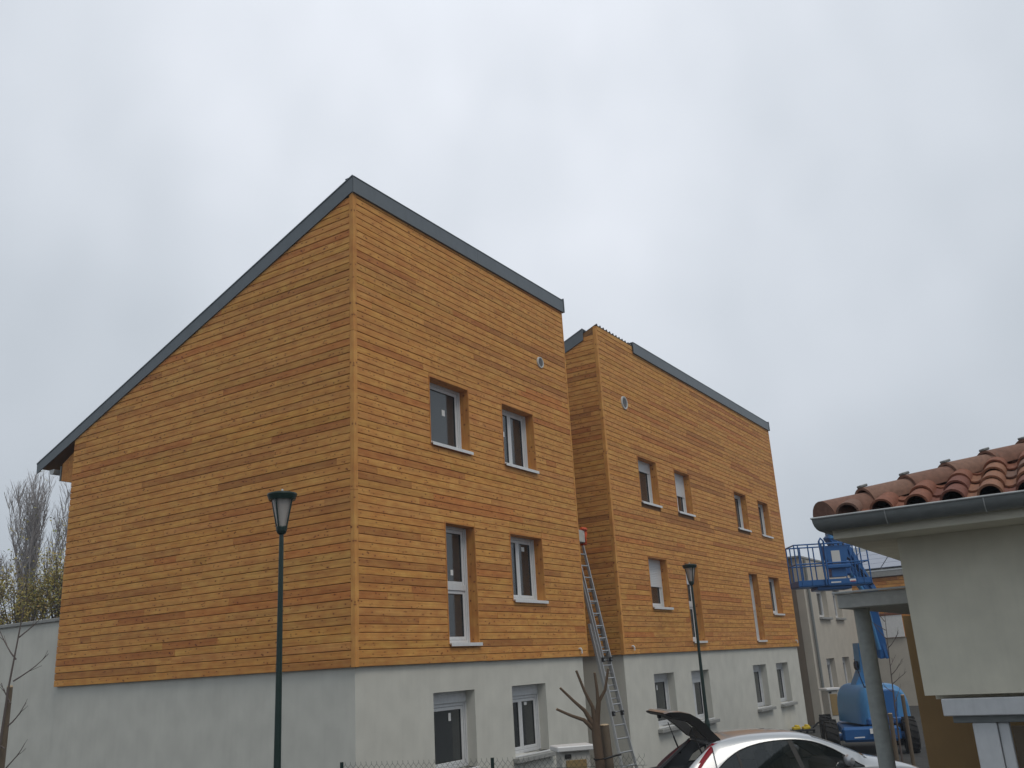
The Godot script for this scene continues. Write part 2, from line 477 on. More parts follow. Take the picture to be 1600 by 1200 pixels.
# a window in a wall that faces +x; z0 is its near side, z1 its far side
func window(h: Node3D, z0: float, z1: float, y0: float, y1: float, kind: String, x_face: float, depth: float, shut := 0.0, box_h := 0.0, stickers := [], wooden := true) -> void:
	var B := house_base
	var xf := x_face - depth
	var w := z0 - z1
	var zc := (z0 + z1) * 0.5
	var top := y1 - box_h
	var fr := MB.new()
	var fw := 0.055
	fr.box(Vector3(xf - 0.035, (y0 + top) * 0.5, z0 - fw * 0.5), Vector3(0.07, top - y0, fw), 0.004)
	fr.box(Vector3(xf - 0.035, (y0 + top) * 0.5, z1 + fw * 0.5), Vector3(0.07, top - y0, fw), 0.004)
	fr.box(Vector3(xf - 0.035, top - fw * 0.5, zc), Vector3(0.068, fw, w - fw * 2), 0.004)
	fr.box(Vector3(xf - 0.035, y0 + fw * 0.5, zc), Vector3(0.068, fw, w - fw * 2), 0.004)
	var win := part(h, "window", fr, M.pvc, B)
	var cells := []
	var yi := y0 + fw
	if kind == "door":
		var mid := y0 + (y1 - y0) * 0.47
		var tr := MB.new()
		tr.box(Vector3(xf - 0.03, mid, zc), Vector3(0.072, 0.10, w - fw * 2), 0.004)
		part(win, "transom", tr, M.pvc, B)
		cells = [[z0 - fw, z1 + fw, yi, mid - 0.05], [z0 - fw, z1 + fw, mid + 0.05, top - fw]]
	elif kind == "double":
		var zm := zc
		cells = [[z0 - fw, zm, yi, top - fw], [zm, z1 + fw, yi, top - fw]]
	else:
		cells = [[z0 - fw, z1 + fw, yi, top - fw]]
	var n := 0
	for c in cells:
		var sb := MB.new()
		var sw := 0.06
		var a: float = c[0] - 0.003
		var e: float = c[1] + 0.003
		var yy0: float = c[2] + 0.003
		var yy1: float = c[3] - 0.003
		var xs := xf - 0.012
		sb.box(Vector3(xs - 0.03, (yy0 + yy1) * 0.5, a - sw * 0.5), Vector3(0.055, yy1 - yy0, sw), 0.006)
		sb.box(Vector3(xs - 0.03, (yy0 + yy1) * 0.5, e + sw * 0.5), Vector3(0.055, yy1 - yy0, sw), 0.006)
		sb.box(Vector3(xs - 0.03, yy1 - sw * 0.5, (a + e) * 0.5), Vector3(0.054, sw, a - e - sw * 2), 0.006)
		sb.box(Vector3(xs - 0.03, yy0 + sw * 0.5, (a + e) * 0.5), Vector3(0.054, sw, a - e - sw * 2), 0.006)
		part(win, "sash", sb, M.pvc, B)
		var gk := MB.new()
		for sgn in [0, 1]:
			var zz: float = a - sw - 0.004 if sgn == 0 else e + sw + 0.004
			gk.box(Vector3(xs - 0.03, (yy0 + yy1) * 0.5, zz), Vector3(0.03, yy1 - yy0 - sw * 2, 0.008))
			var yz: float = yy0 + sw + 0.004 if sgn == 0 else yy1 - sw - 0.004
			gk.box(Vector3(xs - 0.03, yz, (a + e) * 0.5), Vector3(0.028, 0.008, a - e - sw * 2 - 0.016))
		part(win, "gasket", gk, M.gasket, B)
		var pb := MB.new()
		pb.box(Vector3(xs - 0.034, (yy0 + yy1) * 0.5, (a + e) * 0.5), Vector3(0.012, yy1 - yy0 - sw * 2 + 0.02, a - e - sw * 2 + 0.02))
		part(win, "pane", pb, M.pane, B)
		for s in stickers:
			if int(s[0]) != n: continue
			var st := MB.new()
			st.box(Vector3(xs - 0.026, lerpf(yy0, yy1, s[2]), lerpf(a, e, s[1])), Vector3(0.002, s[4], s[3]))
			part(win, "sticker", st, M.sticker if n == 0 else M.sticker, B)
		n += 1
	if box_h > 0.0:
		var bb := MB.new()
		bb.box(Vector3(xf - 0.02, y1 - box_h * 0.5 - 0.003, zc), Vector3(0.10, box_h - 0.006, w - 0.012), 0.006)
		part(win, "shutter_box", bb, M.pvc, B)
	if shut > 0.0:
		var sl := MB.new()
		var yb := top - shut
		var ns := int(shut / 0.045)
		for i in ns:
			sl.box(Vector3(xf + 0.012, top - (i + 0.5) * 0.045, zc), Vector3(0.010, 0.041, w - 0.05), 0.004)
		sl.box(Vector3(xf + 0.007, (top + yb) * 0.5, zc), Vector3(0.006, shut, w - 0.06))
		part(win, "roller_shutter", sl, M.shutter, B, true)
	for zz in [z0 - 0.018, z1 + 0.018]:
		var rails := MB.new()
		rails.box(Vector3(xf + 0.014, (y0 + top) * 0.5, zz), Vector3(0.026, top - y0 - 0.02, 0.032), 0.003)
		part(win, "guide_rail", rails, M.pvc, B)
	if wooden:
		var rv := MB.new()
		rv.col = Color(0.92, 0.86, 0.80)
		var xo := x_face + 0.034
		var xm := (xo + xf) * 0.5
		for side in 2:
			var zz: float = z0 + 0.010 if side == 0 else z1 - 0.010
			var jb := MB.new()
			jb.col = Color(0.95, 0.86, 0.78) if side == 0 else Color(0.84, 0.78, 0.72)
			var q := xo - xf
			var vv := rng.randi_range(0, 7) / 8.0
			var o := Vector3(xm, (y0 + y1) * 0.5, zz)
			jb.box(o, Vector3(q, y1 - y0 + 0.04, 0.02))
			for i in jb.t.size():
				jb.t[i] = Vector2((jb.v[i].y - y0) / 4.0, vv + 0.005 + clampf((jb.v[i].x - xf) / 0.25, 0, 1) * 0.115)
			part(win, "jamb_board", jb, M.wood, B)
		var hd := MB.new()
		hd.col = Color(0.88, 0.78, 0.70)
		hd.box(Vector3(xm, y1 + 0.010, zc), Vector3(xo - xf - 0.004, 0.02, w))
		for i in hd.t.size():
			hd.t[i] = Vector2((hd.v[i].z - z1) / 4.0, 0.13 + clampf((hd.v[i].x - xf) / 0.25, 0, 1) * 0.115)
		part(win, "head_board", hd, M.wood, B)
		var sm := MB.new()
		sm.box(Vector3((xf + x_face + 0.075) * 0.5, y0 - 0.012, zc - 0.02), Vector3(x_face + 0.075 - xf, 0.022, w + 0.05))
		sm.box(Vector3(x_face + 0.078, y0 - 0.030, zc - 0.02), Vector3(0.006, 0.058, w + 0.05))
		part(win, "sill", sm, M.sill_metal, B)
	else:
		var si := MB.new()
		si.box(Vector3((xf + x_face) * 0.5 + 0.01, y0 - 0.015, zc), Vector3(x_face - xf + 0.02, 0.03, w - 0.004), 0.005)
		part(win, "sill", si, M.sill_metal, B)
		var cs := MB.new()
		cs.box(Vector3(x_face + 0.02, y0 - 0.075, zc), Vector3(0.24, 0.085, w + 0.16), 0.008)
		part(win, "concrete_sill", cs, M.concrete, B)

func timber_house(label: String, z0: float, z1: float, gz1: float, wins: Array, gwins: Array, bare: float, left_named: bool) -> Node3D:
	house_base = Vector3(XF, 0, z0)
	var B := house_base
	var h := thing("timber_clad_house", label, "house", B)
	var top := 10.95
	var xl := -17.72
	# ground floor in render
	var holes := []
	for g in gwins: holes.append([g[0], g[1], g[2], g[3]])
	var gw := MB.new()
	wall_with_holes(gw, XF - 0.34, XF - 0.04, z0 - 0.04, gz1, -0.1, 2.82, holes)
	part(h, "ground_floor_wall", gw, M.render, B)
	gw = MB.new()
	gw.box(Vector3((xl + XF - 0.34) * 0.5, 1.36, z0 - 0.19), Vector3(XF - 0.34 - xl, 2.92, 0.30))
	gw.box(Vector3(xl + 0.15, 1.36, (z0 - 0.344 + gz1) * 0.5), Vector3(0.3, 2.92, z0 - 0.344 - gz1))
	gw.box(Vector3((xl + XF - 0.35) * 0.5, 1.36, gz1 + 0.15), Vector3(XF - 0.95 - xl, 2.92, 0.3))
	part(h, "ground_floor_wall", gw, M.render, B)
	# walls behind the boards
	var wh := []
	for q in wins: wh.append([q[0] + 0.02, q[1] - 0.02, q[2] - 0.02, q[3] + 0.02])
	var bk := MB.new()
	wall_with_holes(bk, XF - 0.26, XF, z0, z1, 2.80, top, wh)
	bk.prism(PackedVector2Array([Vector2(XF - 0.264, 2.80), Vector2(xl, 2.80), Vector2(xl, verge(xl) + 0.15), Vector2(XF - 0.264, verge(XF - 0.264) + 0.15)]), 2, z0 - 0.25, z0)
	bk.prism(PackedVector2Array([Vector2(XF - 0.264, 2.80), Vector2(xl, 2.80), Vector2(xl, verge(xl) + 0.15), Vector2(XF - 0.264, verge(XF - 0.264) + 0.15)]), 2, z1, z1 + 0.25)
	bk.box(Vector3(xl + 0.125, 5.25, (z0 + z1) * 0.5), Vector3(0.25, 4.9, z0 - z1 - 0.52))
	part(h, "wall_backing", bk, M.backing, B)
	# rooms
	var rm := MB.new()
	for y in [0.06, 2.70, 5.55, 8.55]:
		rm.box(Vector3(XF - 2.36, y, (z0 + z1) * 0.5), Vector3(4.0, 0.2, z0 - z1 - 0.72))
	rm.box(Vector3(XF - 4.45, 4.3, (z0 + z1) * 0.5), Vector3(0.1, 8.4, z0 - z1 - 0.72))
	var zz := z0 - 3.55
	while zz > z1 + 1.0:
		rm.box(Vector3(XF - 2.4, 4.3, zz), Vector3(3.9, 8.3, 0.12)); zz -= 3.9
	part(h, "inner_wall", rm, M.inside, B)
	# boards
	var list := []
	var rows := int((top + (0.13 if bare > 0.0 else 0.0) - 2.79) / ROW) + 1
	for r in rows:
		var y := 2.79 + r * ROW
		var cuts := [[z0 - 0.062, z1 + 0.02]]
		for q in wins:
			if y + 0.118 > q[2] - 0.045 and y < q[3] + 0.02:
				var nx := []
				for c in cuts:
					if q[0] + 0.021 < c[0] and q[1] - 0.021 > c[1]:
						nx.append([c[0], q[0] + 0.021]); nx.append([q[1] - 0.021, c[1]])
					else: nx.append(c)
				cuts = nx
		for q in wins:   # boards trimmed to fit over and under the openings
			for e in [[maxf(y, q[3] + 0.0215), y + 0.1175, q[3]], [y, minf(y + 0.1175, q[2] - 0.026), q[2]]]:
				if e[1] - e[0] > 0.006 and e[1] - e[0] < 0.117 and absf(y + 0.06 - e[2]) < 0.15 and y + 0.118 > q[2] - 0.045 and y < q[3] + 0.02:
					list.append([Vector3(XF + 0.004, e[0], q[0] + 0.020), Vector3(0, 0, -1), Vector3(1, 0, 0), q[0] - q[1] + 0.040, (e[1] - e[0]) / 0.1175])
		for c in cuts:
			if y > top and bare > 0.0 and c[1] < z0 - bare: c[1] = z0 - bare
			for l in lengths(c[0] - c[1]):
				list.append([Vector3(XF + 0.004, y + rng.randf_range(-0.0015, 0.0015), c[0] - l[0] - 0.001), Vector3(0, 0, -1), Vector3(1, 0, 0), l[1] - 0.002, 1.0])
		# gable boards stop behind the verge
		var xe := maxf(xl, XF + (y - 10.907) / 0.4032 - 0.02)
		if xe < XF - 0.2:
			for l in lengths(XF - 0.062 - xe):
				list.append([Vector3(XF - 0.062 - l[0] - 0.001, y + rng.randf_range(-0.0015, 0.0015), z0 + 0.004), Vector3(-1, 0, 0), Vector3(0, 0, 1), l[1] - 0.002, 1.0])
	var eye := Vector3(0, 2.65, 0)
	for p in list:
		var c: Vector3 = p[0] + p[1] * (p[3] * 0.5)
		var d := c - eye
		var hid: bool = p[1].x < -0.5 and not left_named and c.x < -12.8
		p.append(-1.0 if hid else p[3] * absf(d.normalized().dot(p[2])) / d.length_squared())
	list.sort_custom(func(a, b): return a[5] > b[5])
	var rest := MB.new()
	for i in list.size():
		var p: Array = list[i]
		if i < 300:
			var b := MB.new()
			plank_mesh(b, Vector3.ZERO, p[1], p[2], p[3], p[4])
			var o := part(h, "plank", b, M.wood)
			o.position = p[0] - B
		else: plank_mesh(rest, p[0], p[1], p[2], p[3], p[4])
	part(h, "distant_planks", rest, M.wood, B, true)
	# corner boards, in lengths
	var y := 2.785
	var ytop := top if bare <= 0.0 else 11.07
	while y < ytop - 0.01:
		var e := minf(y + 2.75, ytop)
		var cb := MB.new()
		cb.col = Color(1.04, 1.02, 0.98) * rng.randf_range(0.92, 1.05)
		cb.box(Vector3(XF - 0.014, (y + e) * 0.5, z0 - 0.014), Vector3(0.092, e - y - 0.003, 0.092), 0.004)
		for i in cb.t.size(): cb.t[i] = Vector2(cb.v[i].y / 4.0 + y * 0.37, 0.51 + clampf((cb.v[i].x - XF + cb.v[i].z - z0 + 0.15) / 0.3, 0, 1) * 0.1)
		part(h, "corner_board", cb, M.wood, B)
		var eb := MB.new()
		eb.col = Color(1.1, 1.06, 1.0)
		eb.box(Vector3(XF + 0.008, (y + e) * 0.5, z1), Vector3(0.05, e - y - 0.003, 0.036), 0.003)
		for i in eb.t.size(): eb.t[i] = Vector2(eb.v[i].y / 4.0 + y * 0.21, 0.3 + clampf((eb.v[i].x - XF + 0.1) / 0.3, 0, 1) * 0.06)
		part(h, "edge_board", eb, M.wood, B)
		y = e
	# roof: ribbed metal sheets over a deck
	var xe2 := -18.95
	var rf := MB.new()
	var nrib := int((z0 - z1) / 0.19)
	var prof := [Vector2(0, 0), Vector2(0.30, 0), Vector2(0.40, 0.045), Vector2(0.62, 0.045), Vector2(0.72, 0)]
	var line := []
	for i in nrib:
		for q in prof: line.append(Vector2(z0 + 0.02 - (i + q.x) * 0.19, q.y))
	var g := []
	for x in [XF + 0.03, -14.0, xe2]:
		var row := []
		for q in line: row.append(Vector3(x, verge(x) + 0.20 + q.y, q.x))
		g.append(row)
	for i in 2:
		for j in line.size() - 1:
			rf.quad(g[i][j + 1], g[i][j], g[i + 1][j], g[i + 1][j + 1]) if false else rf.quad(g[i][j], g[i][j + 1], g[i + 1][j + 1], g[i + 1][j])
	part(h, "roof_sheet", rf, M.roof_metal, B)
	var dk := MB.new()
	dk.prism(PackedVector2Array([Vector2(XF + 0.0, verge(XF) + 0.06), Vector2(xe2 + 0.05, verge(xe2) + 0.06), Vector2(xe2 + 0.05, verge(xe2) + 0.19), Vector2(XF + 0.0, verge(XF) + 0.19)]), 2, z1 + 0.0, z0 + 0.01)
	var deck := part(h, "roof_deck", dk, M.backing, B)
	# grey metal verge and head flashing
	var fb := MB.new()
	var xs := XF + 0.045 if bare <= 0.0 else XF - 0.35
	fb.prism(PackedVector2Array([Vector2(xs, verge(xs)), Vector2(-19.0, verge(-19.0) - 0.005), Vector2(-19.02, verge(-19.0) + 0.20), Vector2(-17.0, verge(-17.0) + 0.265), Vector2(xs, verge(xs) + 0.30)]), 2, z0 + 0.030, z0 + 0.052)
	part(h, "verge_flashing", fb, M.fascia, B)
	fb = MB.new()
	fb.prism(PackedVector2Array([Vector2(xs, verge(xs) + 0.30), Vector2(-19.02, verge(-19.0) + 0.20), Vector2(-19.02, verge(-19.0) + 0.225), Vector2(xs, verge(xs) + 0.325)]), 2, z0 - 0.16, z0 + 0.062)
	part(h, "verge_cap", fb, M.fascia, B)
	var fz0 := z0 + 0.052 if bare <= 0.0 else z0 - bare
	var seg := fz0
	while seg > z1 + 0.01:
		var e := maxf(seg - 3.9, z1 - 0.06)
		fb = MB.new()
		fb.box(Vector3(XF + 0.058, 11.052, (seg + e) * 0.5), Vector3(0.022, 0.305, seg - e - 0.004), 0.004)
		fb.box(Vector3(XF - 0.03, 11.217, (seg + e) * 0.5), Vector3(0.215, 0.024, seg - e - 0.002), 0.006)
		fb.box(Vector3(XF + 0.048, 10.905, (seg + e) * 0.5), Vector3(0.05, 0.012, seg - e - 0.004))
		part(h, "head_flashing", fb, M.fascia, B)
		seg = e
	fb = MB.new()
	fb.box(Vector3(XF + 0.02, 11.085, z1 - 0.07), Vector3(0.13, 0.37, 0.03), 0.004)
	part(h, "flashing_end", fb, M.fascia, B)
	# eaves at the low side: boxed timber and a zinc gutter
	var eb2 := MB.new()
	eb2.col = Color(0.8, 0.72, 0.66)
	eb2.prism(PackedVector2Array([Vector2(xl - 0.002, 6.85), Vector2(-18.30, 6.99), Vector2(-18.30, 7.36), Vector2(xl - 0.002, 7.66)]), 2, z1 + 0.1, z0 - 0.10)
	part(h, "eaves_box", eb2, M.wood, B)
	eb2 = MB.new()
	eb2.box(Vector3(-18.36, 7.16, (z0 + z1) * 0.5), Vector3(0.035, 0.32, z0 - z1 - 0.2))
	part(h, "gutter_board", eb2, M.zinc, B)
	var gt := MB.new()
	var gg := []
	for zq in [z0 - 0.03, z1 + 0.03]:
		var row := []
		for i in 9:
			var a := PI + PI * i / 8.0
			row.append(Vector3(-18.56 + 0.09 * cos(a), 7.26 + 0.10 * sin(a), zq))
		gg.append(row)
	gt.sheet(gg)
	gt.prism(PackedVector2Array([Vector2(-18.655, 7.265), Vector2(-18.63, 7.18), Vector2(-18.56, 7.15), Vector2(-18.49, 7.18), Vector2(-18.465, 7.265)]), 2, z0 - 0.03, z0 - 0.024)
	part(h, "gutter", gt, M.zinc_lip, B)
	for q in wins: window(h, q[0], q[1], q[2], q[3], q[4], XF, 0.19, q[5], q[6], q[7])
	for q in gwins: window(h, q[0], q[1], q[2], q[3], q[4], XF - 0.04, 0.22, q[5], q[6], q[7], false)
	return h

func round_vent(h: Node3D, z: float, y: float, r: float) -> void:
	var B := house_base
	var bs := Basis(Vector3(0, 0, 1), Vector3(1, 0, 0), Vector3(0, 1, 0))
	var ring := MB.new()
	ring.lathe([Vector2(r * 0.74, 0.0), Vector2(r * 0.78, 0.035), Vector2(r * 0.95, 0.035), Vector2(r, 0.0)], 28, Vector3(XF + 0.022, y, z), bs)
	var v := part(h, "air_vent", ring, M.vent, B)
	var gr := MB.new()
	gr.lathe([Vector2(0.0, 0.004), Vector2(r * 0.76, 0.004)], 28, Vector3(XF + 0.024, y, z), bs)
	for i in 7:
		var yy := (i - 3) * r * 0.2
		gr.box(Vector3(XF + 0.038, y + yy, z), Vector3(0.014, r * 0.10, 2.0 * sqrt(maxf(0.001, r * r * 0.55 - yy * yy))))
	part(v, "grille", gr, M.vent_dark, B, true)

func cable_stub(h: Node3D, z: float, y: float) -> void:
	var b := MB.new()
	b.tube([Vector3(XF + 0.02, y, z), Vector3(XF + 0.07, y + 0.005, z), Vector3(XF + 0.085, y - 0.03, z - 0.01), Vector3(XF + 0.085, y - 0.10, z - 0.015)], [0.022, 0.022, 0.02, 0.018], 8)
	part(h, "pipe_stub", b, M.pvc, house_base)

# ------------------------------------------------------------------ street lamp
func make_lamp(label: String, at: Vector3) -> Node3D:
	var L := thing("street_lamp", label, "street lamp", at, 0.35, "green street lamps")
	var b := MB.new()
	b.lathe([Vector2(0.13, 0), Vector2(0.13, 0.02), Vector2(0.065, 0.05), Vector2(0.062, 1.1), Vector2(0.058, 1.13), Vector2(0.045, 1.2), Vector2(0.028, 4.28), Vector2(0.026, 4.36)], 20)
	part(L, "pole", b, M.green)
	b = MB.new()
	b.lathe([Vector2(0.026, 4.36), Vector2(0.05, 4.38), Vector2(0.064, 4.41), Vector2(0.070, 4.455), Vector2(0.066, 4.465), Vector2(0.0, 4.465)], 24)
	part(L, "lamp_cup", b, M.green)
	b = MB.new()
	b.lathe([Vector2(0.050, 4.467), Vector2(0.122, 4.80), Vector2(0.118, 4.80), Vector2(0.046, 4.467)], 24)
	part(L, "lamp_glass", b, M.lamp_glass)
	b = MB.new()
	b.lathe([Vector2(0.0, 4.467), Vector2(0.022, 4.467), Vector2(0.020, 4.54), Vector2(0.034, 4.58), Vector2(0.036, 4.66), Vector2(0.02, 4.70), Vector2(0.0, 4.71)], 14)
	part(L, "bulb", b, M.vent)
	for i in 4:
		var a := TAU * i / 4.0 + 0.1
		var d := Vector3(cos(a), 0, sin(a))
		b = MB.new()
		b.bar(d * 0.062 + Vector3(0, 4.42, 0), d * 0.150 + Vector3(0, 4.84, 0), 0.020, 0.016, 0.003)
		part(L, "frame_arm", b, M.green)
	b = MB.new()
	b.lathe([Vector2(0.118, 4.795), Vector2(0.160, 4.79), Vector2(0.184, 4.855), Vector2(0.180, 4.872), Vector2(0.12, 4.890), Vector2(0.05, 4.902), Vector2(0.0, 4.905)], 28)
	part(L, "lamp_lid", b, M.green)
	b = MB.new()
	b.lathe([Vector2(0.016, 4.90), Vector2(0.013, 4.93), Vector2(0.0, 4.935)], 10)
	part(L, "finial", b, M.vent)
	return L

# ------------------------------------------------------------------ plants
func twig_path(p: Vector3, d: Vector3, ln: float, bend: Vector3, n := 4) -> Array:
	var out := [p]
	var q := p
	for i in n:
		d = (d + bend / n + Vector3(rng.randf_range(-1, 1), rng.randf_range(-1, 1), rng.randf_range(-1, 1)) * 0.10).normalized()
		q += d * (ln / n)
		out.append(q)
	return out

func taper(a: float, b: float, n: int) -> Array:
	var out := []
	for i in n: out.append(lerpf(a, b, float(i) / (n - 1)))
	return out

func poplar(label: String, at: Vector3, ht: float, leafy: float, spread: float) -> void:
	var T := thing("poplar_tree", label, "tree", at, 0.0, "bare trees behind the white wall")
	var b := MB.new()
	b.tube([Vector3.ZERO, Vector3(0.05, ht * 0.35, 0), Vector3(0, ht * 0.7, 0.05), Vector3(0.05, ht, 0)], [ht * 0.018, ht * 0.013, ht * 0.007, 0.012], 8)
	part(T, "trunk", b, M.grey_twig)
	var lf := MB.new()
	var tw := MB.new()
	for i in int(26 * spread + 22):
		var t := rng.randf_range(0.14, 0.88)
		var az := rng.randf() * TAU
		var ln := ht * (1.0 - t) * rng.randf_range(0.55, 0.98) + 0.5
		var d := Vector3(cos(az) * spread, 2.3, sin(az) * spread).normalized()
		var path := twig_path(Vector3(0, ht * t * 0.92, 0), d, ln, Vector3(0, 0.5, 0), 6)
		b = tw
		b.tube(path, taper(0.045 * (1.2 - t), 0.010, 7), 4, false)
		for k in int(ln * 6.5):
			var f := rng.randf_range(0.15, 1.0) * 5.99
			var fi := int(f)
			var q: Vector3 = path[fi].lerp(path[fi + 1], f - fi)
			var a2 := rng.randf() * TAU
			var dd := Vector3(cos(a2) * 0.55, 1.25, sin(a2) * 0.55).normalized()
			var l2 := rng.randf_range(0.4, 1.3) * (0.6 + ht * 0.03)
			var p2 := twig_path(q, dd, l2, Vector3(0, 0.4, 0), 3)
			b.tube(p2, taper(0.014, 0.006, 4), 3, false)
			for e in 2:
				var p3 := twig_path(p2[1 + e], (dd + Vector3(rng.randf_range(-1, 1), 0.2, rng.randf_range(-1, 1)) * 0.6).normalized(), l2 * 0.5, Vector3(0, 0.2, 0), 2)
				b.tube(p3, [0.008, 0.006, 0.004], 3, false)
			if rng.randf() < leafy:
				for e in 5: leaf(lf, p2[2] + Vector3(rng.randf_range(-0.35, 0.35), rng.randf_range(-0.4, 0.4), rng.randf_range(-0.35, 0.35)), 0.085, Color(rng.randf_range(0.7, 1.3), rng.randf_range(0.8, 1.2), 1.0))
	part(T, "crown", tw, M.grey_twig, Vector3.ZERO, true)
	if lf.v.size() > 0: part(T, "leaves", lf, M.leaf, Vector3.ZERO, true)

func leaf(b: MB, p: Vector3, s: float, c: Color) -> void:
	b.col = c
	var u := Vector3(rng.randf_range(-1, 1), rng.randf_range(-1, 1), rng.randf_range(-1, 1)).normalized() * s
	var w := u.cross(Vector3(rng.randf_range(-1, 1), rng.randf_range(-1, 1), rng.randf_range(-1, 1))).normalized() * s * 0.42
	b.quad(p - u, p + w, p + u, p - w)

func leafy_tree(label: String, at: Vector3, ht: float, wd: float, n: int) -> void:
	var T := thing("yellow_green_tree", label, "tree", at, 0.0, "leafy trees behind the white wall")
	var b := MB.new()
	b.tube([Vector3.ZERO, Vector3(0.1, ht * 0.4, 0), Vector3(0, ht * 0.8, 0.1)], [0.16, 0.10, 0.03], 8)
	part(T, "trunk", b, M.bark)
	var tw := MB.new()
	var lf := MB.new()
	for i in n:
		var az := rng.randf() * TAU
		var t := rng.randf_range(0.2, 0.85)
		var r := wd * sqrt(rng.randf()) * (1.1 - 0.75 * t)
		var tip := Vector3(cos(az) * r, ht * (t + rng.randf_range(0.0, 0.17)), sin(az) * r)
		var root := Vector3(0, ht * t * 0.62, 0)
		var mid := root.lerp(tip, 0.6) + Vector3(0, 0.25, 0)
		tw.tube([root, mid, tip], [0.035, 0.018, 0.006], 4, false)
		var tone := rng.randf_range(0.45, 1.25)
		for k in 4:
			var e := tip + Vector3(rng.randf_range(-0.5, 0.5), rng.randf_range(-0.3, 0.75), rng.randf_range(-0.5, 0.5))
			tw.tube([tip.lerp(mid, rng.randf() * 0.5), tip.lerp(e, 0.6), e], [0.010, 0.008, 0.004], 3, false)
			for q in 26:
				leaf(lf, tip.lerp(e, rng.randf()) + Vector3(rng.randf_range(-0.22, 0.22), rng.randf_range(-0.28, 0.2), rng.randf_range(-0.22, 0.22)), rng.randf_range(0.03, 0.06), Color(tone * rng.randf_range(0.75, 1.2), tone * rng.randf_range(0.8, 1.1), tone))
	part(T, "branches", tw, M.twig, Vector3.ZERO, true)
	part(T, "leaves", lf, M.leaf, Vector3.ZERO, true)

func sapling(label: String, at: Vector3, pts: Array, r0: float, twigs: Array, group: String) -> void:
	var T := thing("young_tree", label, "young tree", at, 0.0, group)
	var b := MB.new()
	b.tube(pts, taper(r0, 0.004, pts.size()), 7)
	part(T, "trunk", b, M.twig)
	for w in twigs:
		b = MB.new()
		var p := twig_path(w[0], w[1], w[2], w[3], 5)
		b.tube(p, taper(r0 * 0.36, 0.0022, 6), 5)
		for k in 3:
			var q := twig_path(p[2 + k], (w[1] + Vector3(rng.randf_range(-1, 1), rng.randf_range(0, 1), rng.randf_range(-1, 1)) * 0.8).normalized(), w[2] * 0.32, Vector3(0, 0.3, 0), 3)
			b.tube(q, taper(r0 * 0.15, 0.0015, 4), 4)
		part(T, "branch", b, M.twig)

func stake(label: String, at: Vector3, ht: float, r: float, lean := Vector3.ZERO) -> void:
	var T := thing("tree_stake", label, "stake", at, 0.0, "wooden stakes of young trees")
	var b := MB.new()
	b.tube([Vector3.ZERO, lean * 0.5 + Vector3(0, ht * 0.5, 0), lean + Vector3(0, ht, 0)], [r, r * 0.98, r * 0.95], 12, false)
	part(T, "post", b, M.stake)
	b = MB.new()
	b.lathe([Vector2(r * 0.95, ht), Vector2(r * 0.8, ht + 0.012), Vector2(0, ht + 0.015)], 12, lean)
	part(T, "cut_top", b, M.cut_wood)

# ------------------------------------------------------------------ curves for the car
func curve(pts: Array, x: float) -> float:
	if x <= pts[0].x: return pts[0].y
	for i in pts.size() - 1:
		if x <= pts[i + 1].x:
			var p0: Vector2 = pts[maxi(i - 1, 0)]
			var p1: Vector2 = pts[i]
			var p2: Vector2 = pts[i + 1]
			var p3: Vector2 = pts[mini(i + 2, pts.size() - 1)]
			var dx := p2.x - p1.x
			var t := (x - p1.x) / dx
			var m1 := (p2.y - p0.y) / maxf(p2.x - p0.x, 1e-4) * dx
			var m2 := (p3.y - p1.y) / maxf(p3.x - p1.x, 1e-4) * dx
			return (2 * t * t * t - 3 * t * t + 1) * p1.y + (t * t * t - 2 * t * t + t) * m1 + (-2 * t * t * t + 3 * t * t) * p2.y + (t * t * t - t * t) * m2
	return pts[-1].y

